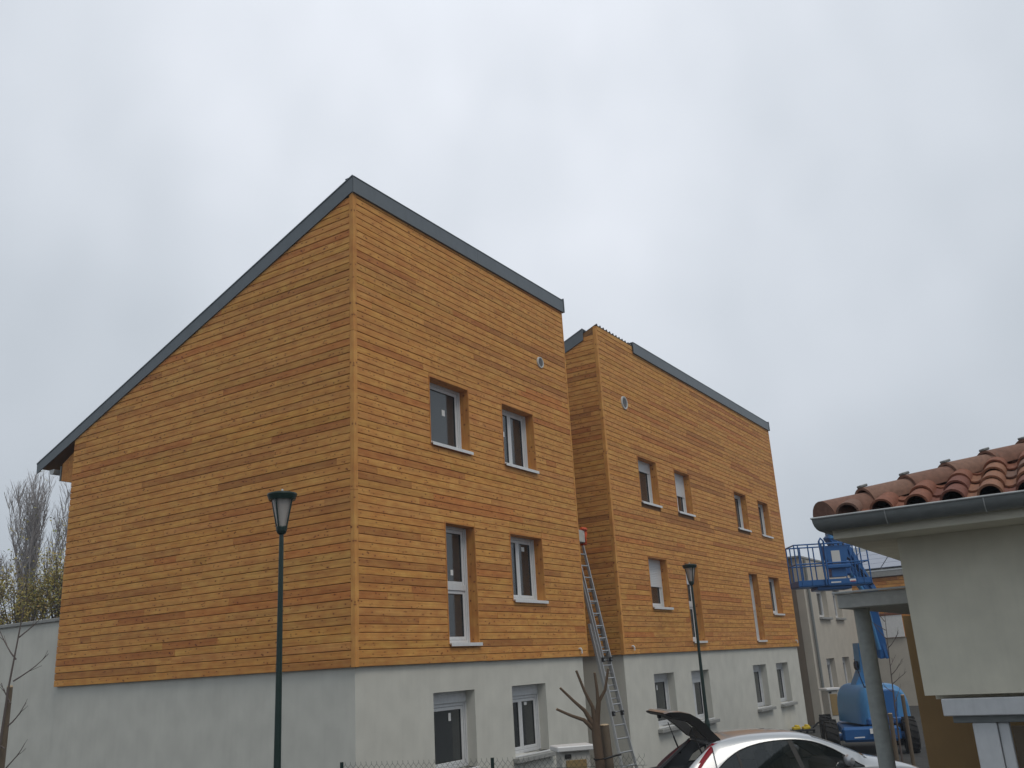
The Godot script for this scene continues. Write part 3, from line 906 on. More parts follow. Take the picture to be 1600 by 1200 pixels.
func make_car(at: Vector3, turn: float) -> void:
	var C := thing("parked_car", "silver hatchback car with its black tailgate raised, red tall tail lights", "car", at, turn)
	# x runs from the rear bumper forwards, z towards the right-hand side
	var roof := [Vector2(0.0, 0.95), Vector2(0.80, 1.405), Vector2(0.95, 1.45), Vector2(1.25, 1.495), Vector2(1.62, 1.51), Vector2(2.0, 1.495), Vector2(2.3, 1.45), Vector2(2.6, 1.345), Vector2(2.9, 1.215), Vector2(3.15, 1.105), Vector2(3.4, 1.045), Vector2(3.75, 0.955), Vector2(4.0, 0.86), Vector2(4.18, 0.70), Vector2(4.26, 0.48)]
	var belt := [Vector2(0.0, 0.97), Vector2(0.75, 1.03), Vector2(1.3, 1.02), Vector2(2.0, 0.99), Vector2(2.7, 0.965), Vector2(3.0, 0.96), Vector2(3.2, 0.955), Vector2(3.75, 0.90), Vector2(4.0, 0.80), Vector2(4.18, 0.64), Vector2(4.26, 0.44)]
	var arch := [Vector2(0.0, 0.97), Vector2(0.74, 1.035), Vector2(0.83, 1.10), Vector2(0.98, 1.20), Vector2(1.2, 1.30), Vector2(1.5, 1.365), Vector2(1.8, 1.385), Vector2(2.1, 1.375), Vector2(2.35, 1.325), Vector2(2.6, 1.22), Vector2(2.85, 1.06), Vector2(3.02, 0.962), Vector2(3.2, 0.957)]
	var half := [Vector2(0.0, 0.66), Vector2(0.12, 0.76), Vector2(0.4, 0.84), Vector2(1.0, 0.875), Vector2(2.2, 0.885), Vector2(3.2, 0.86), Vector2(3.8, 0.78), Vector2(4.1, 0.66), Vector2(4.26, 0.45)]
	var sec := func(x: float) -> Array:
		var w := curve(half, x)
		var yb := curve(belt, x)
		var yr := curve(roof, x)
		var ya: float = yb
		if x > 0.74 and x < 3.02: ya = maxf(yb, curve(arch, x))
		if x > 3.02: yr = maxf(yr, yb + 0.01)
		var za := w * 0.965 - (ya - yb) * 0.42
		var ye := maxf(ya + 0.01, yr - 0.045)
		var ze := w * 0.965 - (ye - yb) * 0.46
		if x > 3.05: ye = lerpf(yb, yr, 0.6); ze = w * 0.86
		var out := [Vector3(x, 0.20, w * 0.90), Vector3(x, 0.33, w * 0.97), Vector3(x, 0.52, w), Vector3(x, minf(0.72, yb - 0.05), w * 1.0), Vector3(x, yb - 0.025, w * 0.985), Vector3(x, yb, w * 0.965), Vector3(x, ya, za), Vector3(x, ye, ze), Vector3(x, yr - 0.012, ze * 0.80), Vector3(x, yr, ze * 0.4), Vector3(x, yr + 0.002, 0.0)]
		return out
	var xs := []
	for i in 72: xs.append(4.26 * i / 71.0)
	var lower := MB.new()
	var side_glass := [MB.new(), MB.new()]
	var shield := MB.new()
	var upper := MB.new()
	for s in 2:
		var sg := 1.0 if s == 0 else -1.0
		var grid := []
		for x in xs:
			var row := []
			for p in sec.call(x): row.append(Vector3(p.x, p.y, p.z * sg))
			grid.append(row)
		for i in xs.size() - 1:
			var xm: float = (xs[i] + xs[i + 1]) * 0.5
			for j in 10:
				var sub := []
				var dst := lower
				if j == 5 and xm > 0.74 and xm < 3.02: dst = side_glass[s]
				elif j >= 7 and xm > 2.32 and xm < 3.1: dst = shield
				elif j >= 6 and xm < 0.80: continue                    # the open boot
				elif j == 5 and xm < 0.74: continue
				elif j >= 6: dst = upper
				for q in [[i, j], [i + 1, j], [i + 1, j + 1], [i, j + 1]]: sub.append(grid[q[0]][q[1]])
				var nn := []
				for q in [[i, j], [i + 1, j], [i + 1, j + 1], [i, j + 1]]:
					var a: Vector3 = grid[mini(q[0] + 1, xs.size() - 1)][q[1]] - grid[maxi(q[0] - 1, 0)][q[1]]
					var lo := maxi(q[1] - 1, 0)
					var hi := mini(q[1] + 1, 10)
					if grid[q[0]][hi].distance_to(grid[q[0]][lo]) < 0.003: lo = maxi(lo - 1, 0)
					var n1: Vector3 = a.cross(grid[q[0]][hi] - grid[q[0]][lo]).normalized() * sg
					nn.append(n1)
				if sg < 0: sub.reverse(); nn.reverse()
				dst.squad(sub, nn)
	# rear quarter pillars from belt to roof beside the boot opening
	for sg in [1.0, -1.0]:
		var q := []
		for k in 9:
			var t := k / 8.0
			var y := lerpf(0.96, 1.425, t)
			var xr := 0.26 + 0.62 * pow(t, 1.35)
			var z: float = (curve(half, 0.6) * 0.965 - maxf(0.0, y - 0.98) * 0.46) * sg
			var xf := 0.80 if y < 0.99 else lerpf(0.80, 1.05, (y - 0.99) / 0.44)
			q.append([Vector3(xr, y, z * 0.94), Vector3(xr + 0.10, y, z * 0.985), Vector3(xf, y, z)])
		upper.sheet(q, sg < 0)
	part(C, "body", lower, M.silver)
	part(C, "roof", upper, M.silver)
	part(C, "windscreen", shield, M.car_glass)
	for s in 2: part(C, "side_window", side_glass[s], M.car_glass)
	for s in 2:
		var sg := 1.0 if s == 0 else -1.0
		for pl in [[1.93, 2.02, 0.075], [1.10, 1.13, 0.035], [2.72, 2.70, 0.03]]:
			var b := MB.new()
			var row := []
			for k in 7:
				var t := k / 6.0
				var x0 := lerpf(pl[1], pl[0], t)
				var a: Array = sec.call(x0)
				var c: Array = sec.call(x0 + pl[2])
				row.append([(a[5].lerp(a[6], t) + Vector3(0, 0, 0.006)) * Vector3(1, 1, sg), (c[5].lerp(c[6], t) + Vector3(0, 0, 0.006)) * Vector3(1, 1, sg)])
			b.sheet(row, sg > 0)
			part(C, "pillar", b, M.trim)
		var ln := MB.new()   # black line round the side glass
		var up := []
		var lo := []
		for k in 40:
			var x := lerpf(0.75, 3.01, k / 39.0)
			var a: Array = sec.call(x)
			up.append((a[6] + Vector3(0, 0, 0.002)) * Vector3(1, 1, sg)); lo.append((a[5] + Vector3(0, 0, 0.003)) * Vector3(1, 1, sg))
		ln.tube(up, [0.009], 5); ln.tube(lo, [0.010], 5)
		part(C, "window_seal", ln, M.trim)
		var mi := MB.new()
		mi.lathe([Vector2(0, -0.10), Vector2(0.06, -0.085), Vector2(0.085, -0.02), Vector2(0.08, 0.05), Vector2(0.045, 0.10), Vector2(0, 0.11)], 16, Vector3(2.72, 1.075, sg * 0.985), Basis(Vector3(0.75, 0, 0), Vector3(0, 0, sg * 1.05), Vector3(0, 1, 0)))
		var mr := part(C, "wing_mirror", mi, M.silver)
		mi = MB.new()
		mi.bar(Vector3(2.76, 0.985, sg * 0.84), Vector3(2.74, 1.03, sg * 0.93), 0.05, 0.04, 0.008)
		part(mr, "mirror_arm", mi, M.trim)
		for dx in [1.55, 2.45]:
			mi = MB.new()
			mi.box(Vector3(dx - 0.35, 0.90, sg * 0.885), Vector3(0.2, 0.03, 0.03), 0.01)
			part(C, "door_handle", mi, M.silver)
		# tall red lamps beside the boot
		var tl := MB.new()
		var q := []
		for k in 11:
			var t := k / 10.0
			var y := lerpf(0.72, 1.40, t)
			var xr := 0.20 + 0.62 * pow(maxf(0.0, (y - 0.72) / 0.68), 1.55)
			var z := (curve(half, 0.5) * 0.955 - maxf(0.0, y - 0.98) * 0.44)
			q.append([Vector3(xr + 0.015, y, (z - 0.13) * sg), Vector3(xr - 0.012, y, (z - 0.06) * sg), Vector3(xr + 0.02, y, (z - 0.005) * sg), Vector3(xr + 0.10, y, (z + 0.018) * sg)])
		tl.sheet(q, sg < 0)
		part(C, "tail_lamp", tl, M.tail_red)
		for wx in [0.78, 3.42]:
			var bs := Basis(Vector3(1, 0, 0), Vector3(0, 0, sg), Vector3(0, 1, 0))
			var wl := MB.new()
			wl.lathe([Vector2(0.20, 0.0), Vector2(0.31, -0.02), Vector2(0.315, 0.10), Vector2(0.30, 0.185), Vector2(0.21, 0.195)], 28, Vector3(wx, 0.315, sg * 0.715), bs)
			var ty := part(C, "wheel", wl, M.rubber)
			wl = MB.new()
			wl.lathe([Vector2(0.0, 0.17), Vector2(0.06, 0.175), Vector2(0.19, 0.16), Vector2(0.215, 0.19), Vector2(0.21, 0.05)], 28, Vector3(wx, 0.315, sg * 0.715), bs)
			part(ty, "rim", wl, M.alu)
	# boot: sill, floor, trim and the frame round the opening
	var bt := MB.new()
	bt.box(Vector3(0.06, 0.55, 0), Vector3(0.16, 0.44, 1.36), 0.05)
	part(C, "rear_bumper", bt, M.silver)
	bt = MB.new()
	bt.box(Vector3(0.62, 0.66, 0), Vector3(1.0, 0.06, 1.30))
	bt.box(Vector3(1.12, 0.92, 0), Vector3(0.10, 0.55, 1.30), 0.03)
	for sg in [1.0, -1.0]:
		bt.box(Vector3(0.55, 0.83, sg * 0.70), Vector3(0.8, 0.30, 0.10), 0.03)
		bt.bar(Vector3(0.24, 0.92, sg * 0.66), Vector3(0.82, 1.39, sg * 0.55), 0.06, 0.05, 0.01)
	bt.bar(Vector3(0.84, 1.40, -0.56), Vector3(0.84, 1.40, 0.56), 0.05, 0.08, 0.01)
	part(C, "boot_lining", bt, M.cloth)
	bt = MB.new()
	bt.box(Vector3(2.1, 0.36, 0), Vector3(2.6, 0.08, 1.5))
	bt.box(Vector3(2.95, 0.88, 0), Vector3(0.35, 0.22, 1.4), 0.06)
	part(C, "cabin_lining", bt, M.cloth)
	for sx in [1.25, 2.0]:
		for sz in [-0.38, 0.38]:
			bt = MB.new()
			bt.box(Vector3(sx + 0.22, 0.55, sz), Vector3(0.5, 0.16, 0.5), 0.05)
			bt.box(Vector3(sx - 0.04, 0.88, sz), Vector3(0.14, 0.60, 0.48), 0.05, Basis(Vector3(0, 0, 1), 0.18))
			bt.box(Vector3(sx - 0.10, 1.25, sz), Vector3(0.09, 0.16, 0.26), 0.03)
			part(C, "seat", bt, M.cloth)
	bt = MB.new()
	bt.box(Vector3(0.16, 0.90, 0.50), Vector3(0.05, 0.025, 0.07), 0.008)
	part(C, "reflector", bt, M.amber)
	# raised tailgate: spoiler end at the hinge, glass, painted lower end swung up and back
	var top := [Vector2(0.960, 1.445), Vector2(0.838, 1.56), Vector2(0.747, 1.66), Vector2(0.641, 1.755), Vector2(0.504, 1.835), Vector2(0.352, 1.872), Vector2(0.200, 1.875), Vector2(0.139, 1.855)]
	var bot := [Vector2(0.899, 1.385), Vector2(0.770, 1.45), Vector2(0.671, 1.545), Vector2(0.580, 1.635), Vector2(0.466, 1.725), Vector2(0.344, 1.775), Vector2(0.230, 1.80), Vector2(0.154, 1.83)]
	var wd := [0.56, 0.60, 0.63, 0.66, 0.68, 0.68, 0.64, 0.58]
	var G := MB.new()
	var rows := []
	for i in 8:
		rows.append([Vector3(top[i].x, top[i].y, -wd[i]), Vector3(top[i].x, top[i].y + 0.012, -wd[i] * 0.8), Vector3(top[i].x, top[i].y + 0.012, wd[i] * 0.8), Vector3(top[i].x, top[i].y, wd[i])])
	var inn := []
	for i in 8:
		inn.append([Vector3(bot[i].x, bot[i].y, -wd[i] * 0.97), Vector3(bot[i].x, bot[i].y, -wd[i] * 0.74), Vector3(bot[i].x, bot[i].y, wd[i] * 0.74), Vector3(bot[i].x, bot[i].y, wd[i] * 0.97)])
	var skin := MB.new()
	var glz := MB.new()
	for i in 7:
		for j in 3:
			var is_glass := j == 1 and i >= 1 and i <= 3
			var p := [rows[i][j], rows[i][j + 1], rows[i + 1][j + 1], rows[i + 1][j]]
			var dst := glz if is_glass else skin if i >= 4 else G
			dst.quad(p[3], p[2], p[1], p[0])
			if not is_glass: G.quad(inn[i][j], inn[i][j + 1], inn[i + 1][j + 1], inn[i + 1][j])
		G.quad(rows[i][3], inn[i][3], inn[i + 1][3], rows[i + 1][3])
		G.quad(inn[i][0], rows[i][0], rows[i + 1][0], inn[i + 1][0])
		if i >= 1 and i <= 3:
			G.quad(rows[i][2], inn[i][2], inn[i + 1][2], rows[i + 1][2]); G.quad(rows[i][1], inn[i][1], inn[i + 1][1], rows[i + 1][1])
	for e in [1, 4]: G.quad(rows[e][1], rows[e][2], inn[e][2], inn[e][1])
	for e in [0, 7]: G.quad(rows[e][0], rows[e][3], inn[e][3], inn[e][0])
	var gate := part(C, "tailgate", G, M.trim)
	part(gate, "outer_panel", skin, M.silver)
	part(gate, "rear_window", glz, M.gate_glass)
	for sg in [1.0, -1.0]:
		bt = MB.new()
		bt.tube([Vector3(0.50, 1.66, sg * 0.62), Vector3(0.57, 1.44, sg * 0.62)], [0.007], 7)
		bt.tube([Vector3(0.57, 1.44, sg * 0.62), Vector3(0.66, 1.18, sg * 0.64)], [0.013], 8)
		part(gate, "gas_strut", bt, M.black)
	bt = MB.new()
	bt.tube([Vector3(0.80, 1.62, 0.1), Vector3(0.70, 1.72, 0.12), Vector3(0.66, 1.72, -0.15)], [0.012, 0.009, 0.006], 6)
	part(gate, "wiper", bt, M.black)
	bt = MB.new()
	bt.box(Vector3(0.20, 1.80, 0.0), Vector3(0.05, 0.07, 0.08), 0.01)
	part(gate, "latch", bt, M.black)

# ------------------------------------------------------------------ boom lift
func make_lift(at: Vector3, turn: float) -> void:
	var L := thing("boom_lift", "blue articulated boom lift with railed basket, behind the parked car", "boom lift", at, turn)
	var b := MB.new()
	var by := Basis(Vector3.UP, deg_to_rad(-14))
	# chassis and wheels, turned a little to the right
	var co := Vector3(-0.48, 0, 0)
	b.box(co + Vector3(0, 0.52, 0), Vector3(1.3, 0.26, 2.7), 0.05, by)
	b.box(co + by * Vector3(0, 0.50, 1.36), Vector3(1.42, 0.36, 0.26), 0.06, by)
	b.tube([co + by * Vector3(-0.95, 0.43, 1.15), co + by * Vector3(0.95, 0.43, 1.15)], [0.09], 10)
	b.box(co + by * Vector3(0, 0.50, -1.05), Vector3(1.7, 0.22, 0.22), 0.06, by)
	part(L, "chassis", b, M.blue)
	for sx in [-1.0, 1.0]:
		for sz in [1.15, -1.05]:
			var o := co + by * Vector3(sx * 0.96, 0.43, sz)
			var bs := Basis(by.z, by.x * sx, by.y)
			var w := MB.new()
			w.lathe([Vector2(0.22, -0.16), Vector2(0.36, -0.17), Vector2(0.42, -0.13), Vector2(0.43, 0.0), Vector2(0.42, 0.13), Vector2(0.36, 0.17), Vector2(0.24, 0.16)], 26, o, bs)
			for k in 18:
				var a := TAU * k / 18.0
				var d := bs * Vector3(cos(a), 0, sin(a))
				for e in [-1.0, 1.0]:
					w.bar(o + d * 0.432 + bs.y * (0.01 * e), o + d.rotated(bs.y.normalized(), 0.16 * e) * 0.425 + bs.y * (0.15 * e), 0.035, 0.03)
			var wh := part(L, "wheel", w, M.rubber)
			w = MB.new()
			w.lathe([Vector2(0.0, 0.07), Vector2(0.10, 0.10), Vector2(0.12, 0.06), Vector2(0.20, 0.05), Vector2(0.235, 0.15), Vector2(0.235, -0.1)], 24, o, bs)
			part(wh, "rim", w, M.vent)
	# rounded turret: a half barrel lying across the chassis
	var prof := PackedVector2Array()
	for i in 17:
		var a := PI * i / 16.0
		var cx := cos(a)
		var sy := sin(a)
		prof.append(Vector2(signf(cx) * pow(absf(cx), 0.55) * 0.66 - 0.26, 0.72 + pow(sy, 0.55) * 0.98))
	b = MB.new()
	var rows := []
	for zi in [[-0.95, 0.80], [-0.9, 0.94], [-0.75, 1.0], [0.75, 1.0], [0.95, 0.985], [1.08, 0.93], [1.14, 0.82]]:
		var row := []
		for p in prof: row.append(Vector3(p.x * zi[1], 0.72 + (p.y - 0.72) * zi[1], zi[0]))
		rows.append(row)
	b.sheet(rows, true)
	for e in [0, 6]:
		for i in range(1, 16):
			if e == 6: b.tri(rows[e][0], rows[e][i], rows[e][i + 1])
			else: b.tri(rows[e][0], rows[e][i + 1], rows[e][i])
	b.box(Vector3(-0.26, 0.73, 0.05), Vector3(1.2, 0.06, 2.0))
	part(L, "turret", b, M.sky_blue)
	b = MB.new()
	b.box(Vector3(-0.24, 1.15, 1.15), Vector3(0.52, 0.80, 0.10), 0.03)
	b.box(Vector3(-0.26, 0.78, 1.16), Vector3(1.1, 0.16, 0.16), 0.03)
	var door := part(L, "engine_door", b, M.blue)
	b = MB.new()
	b.box(Vector3(-0.42, 1.2, 1.205), Vector3(0.02, 0.14, 0.02), 0.005)
	part(door, "door_handle", b, M.black)
	b = MB.new()
	b.tube([Vector3(-0.66, 1.60, 0.95), Vector3(-0.74, 1.86, 0.98), Vector3(-0.82, 2.35, 0.95)], [0.018, 0.014, 0.012], 6)
	b.box(Vector3(-0.60, 1.58, 0.97), Vector3(0.10, 0.16, 0.06), 0.02, Basis(Vector3(0, 0, 1), 0.5))
	part(L, "exhaust_stack", b, M.hose)
	b = MB.new()
	b.box(Vector3(-0.80, 0.58, 1.52), Vector3(0.20, 0.12, 0.01))
	part(L, "decal", b, M.sticker)
	b = MB.new()
	b.box(Vector3(-1.20, 0.45, 1.56), Vector3(0.26, 0.025, 0.01))
	part(L, "decal", b, M.sticker)
	# mast that narrows upwards, with a dark pivot
	b = MB.new()
	b.prism(PackedVector2Array([Vector2(-0.66, 1.62), Vector2(0.06, 1.62), Vector2(-0.14, 2.02), Vector2(-0.20, 2.75), Vector2(-0.40, 2.75), Vector2(-0.44, 2.02)]), 2, -0.22, 0.22)
	part(L, "mast", b, M.sky_blue)
	b = MB.new()
	b.tube([Vector3(-0.5, 2.16, 0.0), Vector3(-0.1, 2.16, 0.0)], [0.12], 14)
	b.tube([Vector3(-0.30, 2.62, -0.25), Vector3(-0.30, 2.62, 0.25)], [0.08], 12)
	part(L, "pivot", b, M.black)
	# booms: riser to the elbow, upper boom to the basket
	var el := Vector3(0.10, 2.45, 0.55)
	b = MB.new()
	b.bar(Vector3(-0.3, 2.62, 0.0), el + Vector3(0, 0.05, 0), 0.18, 0.2, 0.02)
	part(L, "link_arm", b, M.blue)
	var kn := Vector3(-0.12, 4.15, 0.80)
	var hd := Vector3(-1.08, 5.62, 1.25)
	b = MB.new()
	b.bar(el + Vector3(0.02, -0.12, 0), kn, 0.22, 0.26, 0.02)
	b.box(el + Vector3(0, 0.3, 0.14), Vector3(0.10, 0.9, 0.04), 0.01, Basis(Vector3(0, 0, 1), 0.18))
	var bm := part(L, "lower_boom", b, M.blue)
	b = MB.new()
	b.tube([el + Vector3(-0.12, 0.1, 0.16), kn + Vector3(-0.16, -0.25, 0.16)], [0.05], 10)
	part(bm, "hydraulic_cylinder", b, M.sky_blue)
	b = MB.new()
	b.bar(kn + Vector3(0.06, -0.10, 0), hd, 0.24, 0.30, 0.02)
	b.bar(kn + Vector3(0.25, -0.25, 0), kn.lerp(hd, 0.75) + Vector3(0.18, 0.13, 0), 0.20, 0.16, 0.015)
	bm = part(L, "upper_boom", b, M.blue)
	b = MB.new()
	b.tube([kn + Vector3(-0.18, -0.05, 0.18), kn.lerp(hd, 0.62) + Vector3(-0.20, -0.02, 0.18)], [0.065], 10)
	part(bm, "hydraulic_cylinder", b, M.sky_blue)
	b = MB.new()
	for k in 3:
		b.tube([kn + Vector3(0.05 + k * 0.04, 0.1, 0.2), kn.lerp(hd, 0.4) + Vector3(0.0 + k * 0.05, 0.02, 0.22), kn.lerp(hd, 0.7) + Vector3(-0.1 + k * 0.05, -0.1, 0.22), hd + Vector3(-0.1, -0.45, 0.2)], [0.018], 6)
	part(bm, "hose", b, M.hose)
	b = MB.new()
	b.box(hd + Vector3(0.10, 0.10, 0.0), Vector3(0.30, 0.50, 0.30), 0.04)
	part(L, "boom_head", b, M.sky_blue)
	b = MB.new()
	b.bar(hd + Vector3(0.1, 0.05, 0), Vector3(-0.95, 4.62, 1.35), 0.16, 0.18, 0.02)
	b.box(Vector3(-0.95, 4.70, 1.38), Vector3(0.5, 0.4, 0.3), 0.04)
	part(L, "jib", b, M.blue)
	# basket
	var bx := -2.38
	var bx2 := -0.50
	var bz0 := 1.55
	var bz1 := 2.30
	var fy := 4.22
	b = MB.new()
	b.box(Vector3((bx + bx2) * 0.5, fy, (bz0 + bz1) * 0.5), Vector3(bx2 - bx, 0.05, bz1 - bz0), 0.01)
	b.box(Vector3((bx + bx2) * 0.5, fy + 0.06, bz1 - 0.01), Vector3(bx2 - bx, 0.17, 0.02), 0.004)
	b.box(Vector3((bx + bx2) * 0.5, fy + 0.06, bz0 + 0.01), Vector3(bx2 - bx, 0.17, 0.02), 0.004)
	b.box(Vector3(bx + 0.01, fy + 0.06, (bz0 + bz1) * 0.5), Vector3(0.02, 0.17, bz1 - bz0 - 0.044), 0.004)
	b.box(Vector3(bx2 - 0.01, fy + 0.06, (bz0 + bz1) * 0.5), Vector3(0.02, 0.17, bz1 - bz0 - 0.044), 0.004)
	b.box(Vector3(-1.45, fy - 0.07, (bz0 + bz1) * 0.5), Vector3(0.9, 0.09, 0.6), 0.02)
	var bk := part(L, "basket", b, M.blue)
	for y in [fy + 0.56, fy + 1.06]:
		b = MB.new()
		b.tube([Vector3(bx, y, bz1), Vector3(bx2, y, bz1), Vector3(bx2, y, bz0), Vector3(bx, y, bz0), Vector3(bx, y, bz1)], [0.019], 8)
		part(bk, "rail", b, M.blue)
	for x in [bx, bx + 0.10, bx + 0.36, bx + 0.72, bx2 - 0.36, bx2 - 0.18, bx2]:
		for z in [bz0, bz1]:
			b = MB.new()
			b.tube([Vector3(x, fy, z), Vector3(x, fy + 1.06, z)], [0.017], 8)
			part(bk, "rail_post", b, M.blue)
	b = MB.new()
	b.tube([Vector3(bx + 0.70, fy, bz1 + 0.04), Vector3(bx + 0.66, fy + 1.12, bz1 + 0.04), Vector3(bx + 0.71, fy + 1.2, bz1 + 0.04), Vector3(bx + 0.78, fy + 1.12, bz1 + 0.04), Vector3(bx + 0.76, fy, bz1 + 0.04)], [0.026], 8)
	part(bk, "gate_hoop", b, M.blue)
	b = MB.new()
	b.prism(PackedVector2Array([Vector2(-1.62, fy + 1.0), Vector2(-0.98, fy + 1.0), Vector2(-0.98, fy + 0.8), Vector2(-1.10, fy + 0.45), Vector2(-1.10, fy + 0.2), Vector2(-1.48, fy + 0.2), Vector2(-1.48, fy + 0.45), Vector2(-1.58, fy + 0.75)]), 2, bz1 - 0.28, bz1 - 0.04)
	b.box(Vector3(-1.28, fy + 0.46, bz1 - 0.06), Vector3(0.62, 0.10, 0.20), 0.02)
	var cs := part(bk, "control_box", b, M.blue)
	b = MB.new()
	b.box(Vector3(-1.31, fy + 0.70, bz1 - 0.034), Vector3(0.22, 0.34, 0.012))
	part(cs, "panel", b, M.vent)
	b = MB.new()
	for k in 5:
		b.lathe([Vector2(0.022, 0), Vector2(0.02, 0.05), Vector2(0.0, 0.06)], 8, Vector3(-1.55 + k * 0.13, fy + 1.0, bz1 - 0.15))
	part(cs, "lever", b, M.black, Vector3.ZERO, true)
	b = MB.new()
	b.box(Vector3(-1.42, fy + 0.06, bz1 + 0.003), Vector3(0.26, 0.03, 0.004))
	part(bk, "decal", b, M.sticker)
	b = MB.new()
	b.box(Vector3(-0.98, fy + 0.09, bz1 + 0.003), Vector3(0.16, 0.06, 0.004))
	part(bk, "decal", b, M.sticker)
	b = MB.new()
	b.box(Vector3(-0.98, fy + 0.065, bz1 + 0.007), Vector3(0.13, 0.02, 0.004))
	part(bk, "decal", b, M.red_mark)

# ------------------------------------------------------------------ the tiled house on the right
func make_tiled_house() -> void:
	var B := Vector3(-1.36, 0, -8.0)
	var H := thing("tiled_house", "cream rendered house with a red canal tile roof and zinc gutter", "house", B)
	var b := MB.new()
	var xw := -1.36
	var xr := 4.0
	# upper wall in cream render; below it the porch in ochre
	b.box(Vector3((xw + xr) * 0.5, 2.94, -8.13), Vector3(xr - xw, 1.36, 0.26))
	b.box(Vector3(xw + 0.13, 2.94, -10.9), Vector3(0.26, 1.36, 5.27))
	b.box(Vector3((xw + xr) * 0.5, 2.94, -13.7), Vector3(xr - xw, 1.36, 0.26))
	part(H, "wall", b, M.cream, B)
	b = MB.new()
	b.box(Vector3((-2.13 + xr) * 0.5, 1.46, -12.13), Vector3(xr + 2.13, 3.02, 0.26))
	part(H, "porch_wall", b, M.ochre, B)
	b = MB.new()
	b.box(Vector3((xw + xr) * 0.5, 2.235, -10.2), Vector3(xr - xw - 0.02, 0.05, 3.58))
	part(H, "porch_ceiling", b, M.cream, B)
	b = MB.new()
	b.box(Vector3(1.4, 2.17, -8.07), Vector3(5.3, 0.125, 0.16), 0.006)
	part(H, "shutter_box", b, M.pvc, B)
	b = MB.new()
	b.box(Vector3(1.4, 2.08, -8.13), Vector3(5.2, 0.055, 0.14), 0.004)
	part(H, "shutter_box_base", b, M.zinc, B)
	b = MB.new()
	b.box(Vector3(-0.99, 1.02, -8.12), Vector3(0.165, 2.06, 0.12), 0.006)
	b.box(Vector3(-0.865, 1.02, -8.14), Vector3(0.075, 2.06, 0.10), 0.006)
	var fr := part(H, "window_frame", b, M.pvc, B)
	b = MB.new()
	b.box(Vector3(-0.04, 1.02, -8.16), Vector3(1.56, 2.0, 0.012))
	part(fr, "pane", b, M.pane, B)
	b = MB.new()
	b.box(Vector3(0.8, 1.02, -8.9), Vector3(3.1, 2.0, 0.05))
	part(H, "room_wall", b, M.gasket, B)
	# soffit, fascia and gutter
	var xe := -1.74
	b = MB.new()
	b.box(Vector3((xe + xr) * 0.5, 3.482, -7.76), Vector3(xr - xe, 0.02, 0.47))
	b.box(Vector3((xe + xw) * 0.5, 3.482, -11.0), Vector3(xw - xe, 0.02, 6.0))
	part(H, "soffit", b, M.cream, B)
	b = MB.new()
	b.box(Vector3((xe + xr) * 0.5, 3.565, -7.515), Vector3(xr - xe, 0.19, 0.022), 0.003)
	part(H, "fascia_board", b, M.cream, B)
	b = MB.new()
	b.box(Vector3(xe + 0.011, 3.565, -10.77), Vector3(0.022, 0.19, 6.45), 0.003)
	part(H, "fascia_board", b, M.cream, B)
	var prof := []
	for i in 11:
		var a := PI + PI * i / 10.0
		prof.append(Vector2(-7.425 - 0.078 * cos(a), 3.628 + 0.098 * sin(a)))
	b = MB.new()
	var xg := -1.87
	var g := []
	for run in [[0.0, 1.0], [0.005, 0.95]]:
		g = []
		for st in 3:
			var row := []
			for p in prof:
				var q := Vector2(-7.425 + (p.x + 7.425) * run[1], 3.63 + (p.y - 3.63) * run[1])
				var dq := q.x + 7.526
				row.append(Vector3(xe - dq * 0.6, q.y, -14.0) if st == 0 else Vector3(xe - dq * 0.6, q.y, q.x) if st == 1 else Vector3(xr, q.y, q.x))
			g.append(row)
		for st in 2: b.sheet([g[st], g[st + 1]], run[1] < 1.0)
	var gu := part(H, "gutter", b, M.zinc, B)
	b = MB.new()
	b.tube([Vector3(xe - 0.108, 3.632, -14.0), Vector3(xe - 0.108, 3.632, -7.345)], [0.009], 8)
	b.tube([Vector3(xe - 0.108, 3.632, -7.345), Vector3(xr, 3.632, -7.345)], [0.009], 8)
	part(gu, "gutter_lip", b, M.zinc_lip, B)
	for x in [-1.3, -0.62, 0.06, 0.74]:
		b = MB.new()
		var pts := []
		for p in prof: pts.append(Vector3(x, 3.63 + (p.y - 3.63) * 1.04, -7.425 + (p.x + 7.425) * 1.04))
		b.tube(pts, [0.004], 6)
		part(gu, "gutter_joint", b, M.zinc_lip, B)
	# roof planes under the tiles
	var pitch := deg_to_rad(19.0)
	var tp := tan(pitch)
	var e0 := Vector3(xe - 0.03, 3.585, -7.47)
	var ridge := 2.9
	b = MB.new()
	var c1 := e0 + Vector3(ridge, ridge * tp, -ridge)
	b.quad(e0 + Vector3(0.1, 0.02, -0.1), Vector3(xr, e0.y + 0.02, e0.z - 0.1), Vector3(xr, c1.y, c1.z), c1)
	b.quad(Vector3(e0.x, e0.y, e0.z - 6.2), e0, c1, c1 + Vector3(0, 0, -0.4))
	b.quad(Vector3(xr, c1.y, c1.z), Vector3(xr, e0.y, -14.2), Vector3(e0.x, e0.y, -14.2), c1)
	part(H, "roof_underlay", b, M.tiles[2], B)
	# tile: a flat pan and a tall round cover, 0.25 m wide
	var arcs := []
	for i in 4: arcs.append(tile_mesh(i))
	var fwd := Vector3(0, tp, -1).normalized()
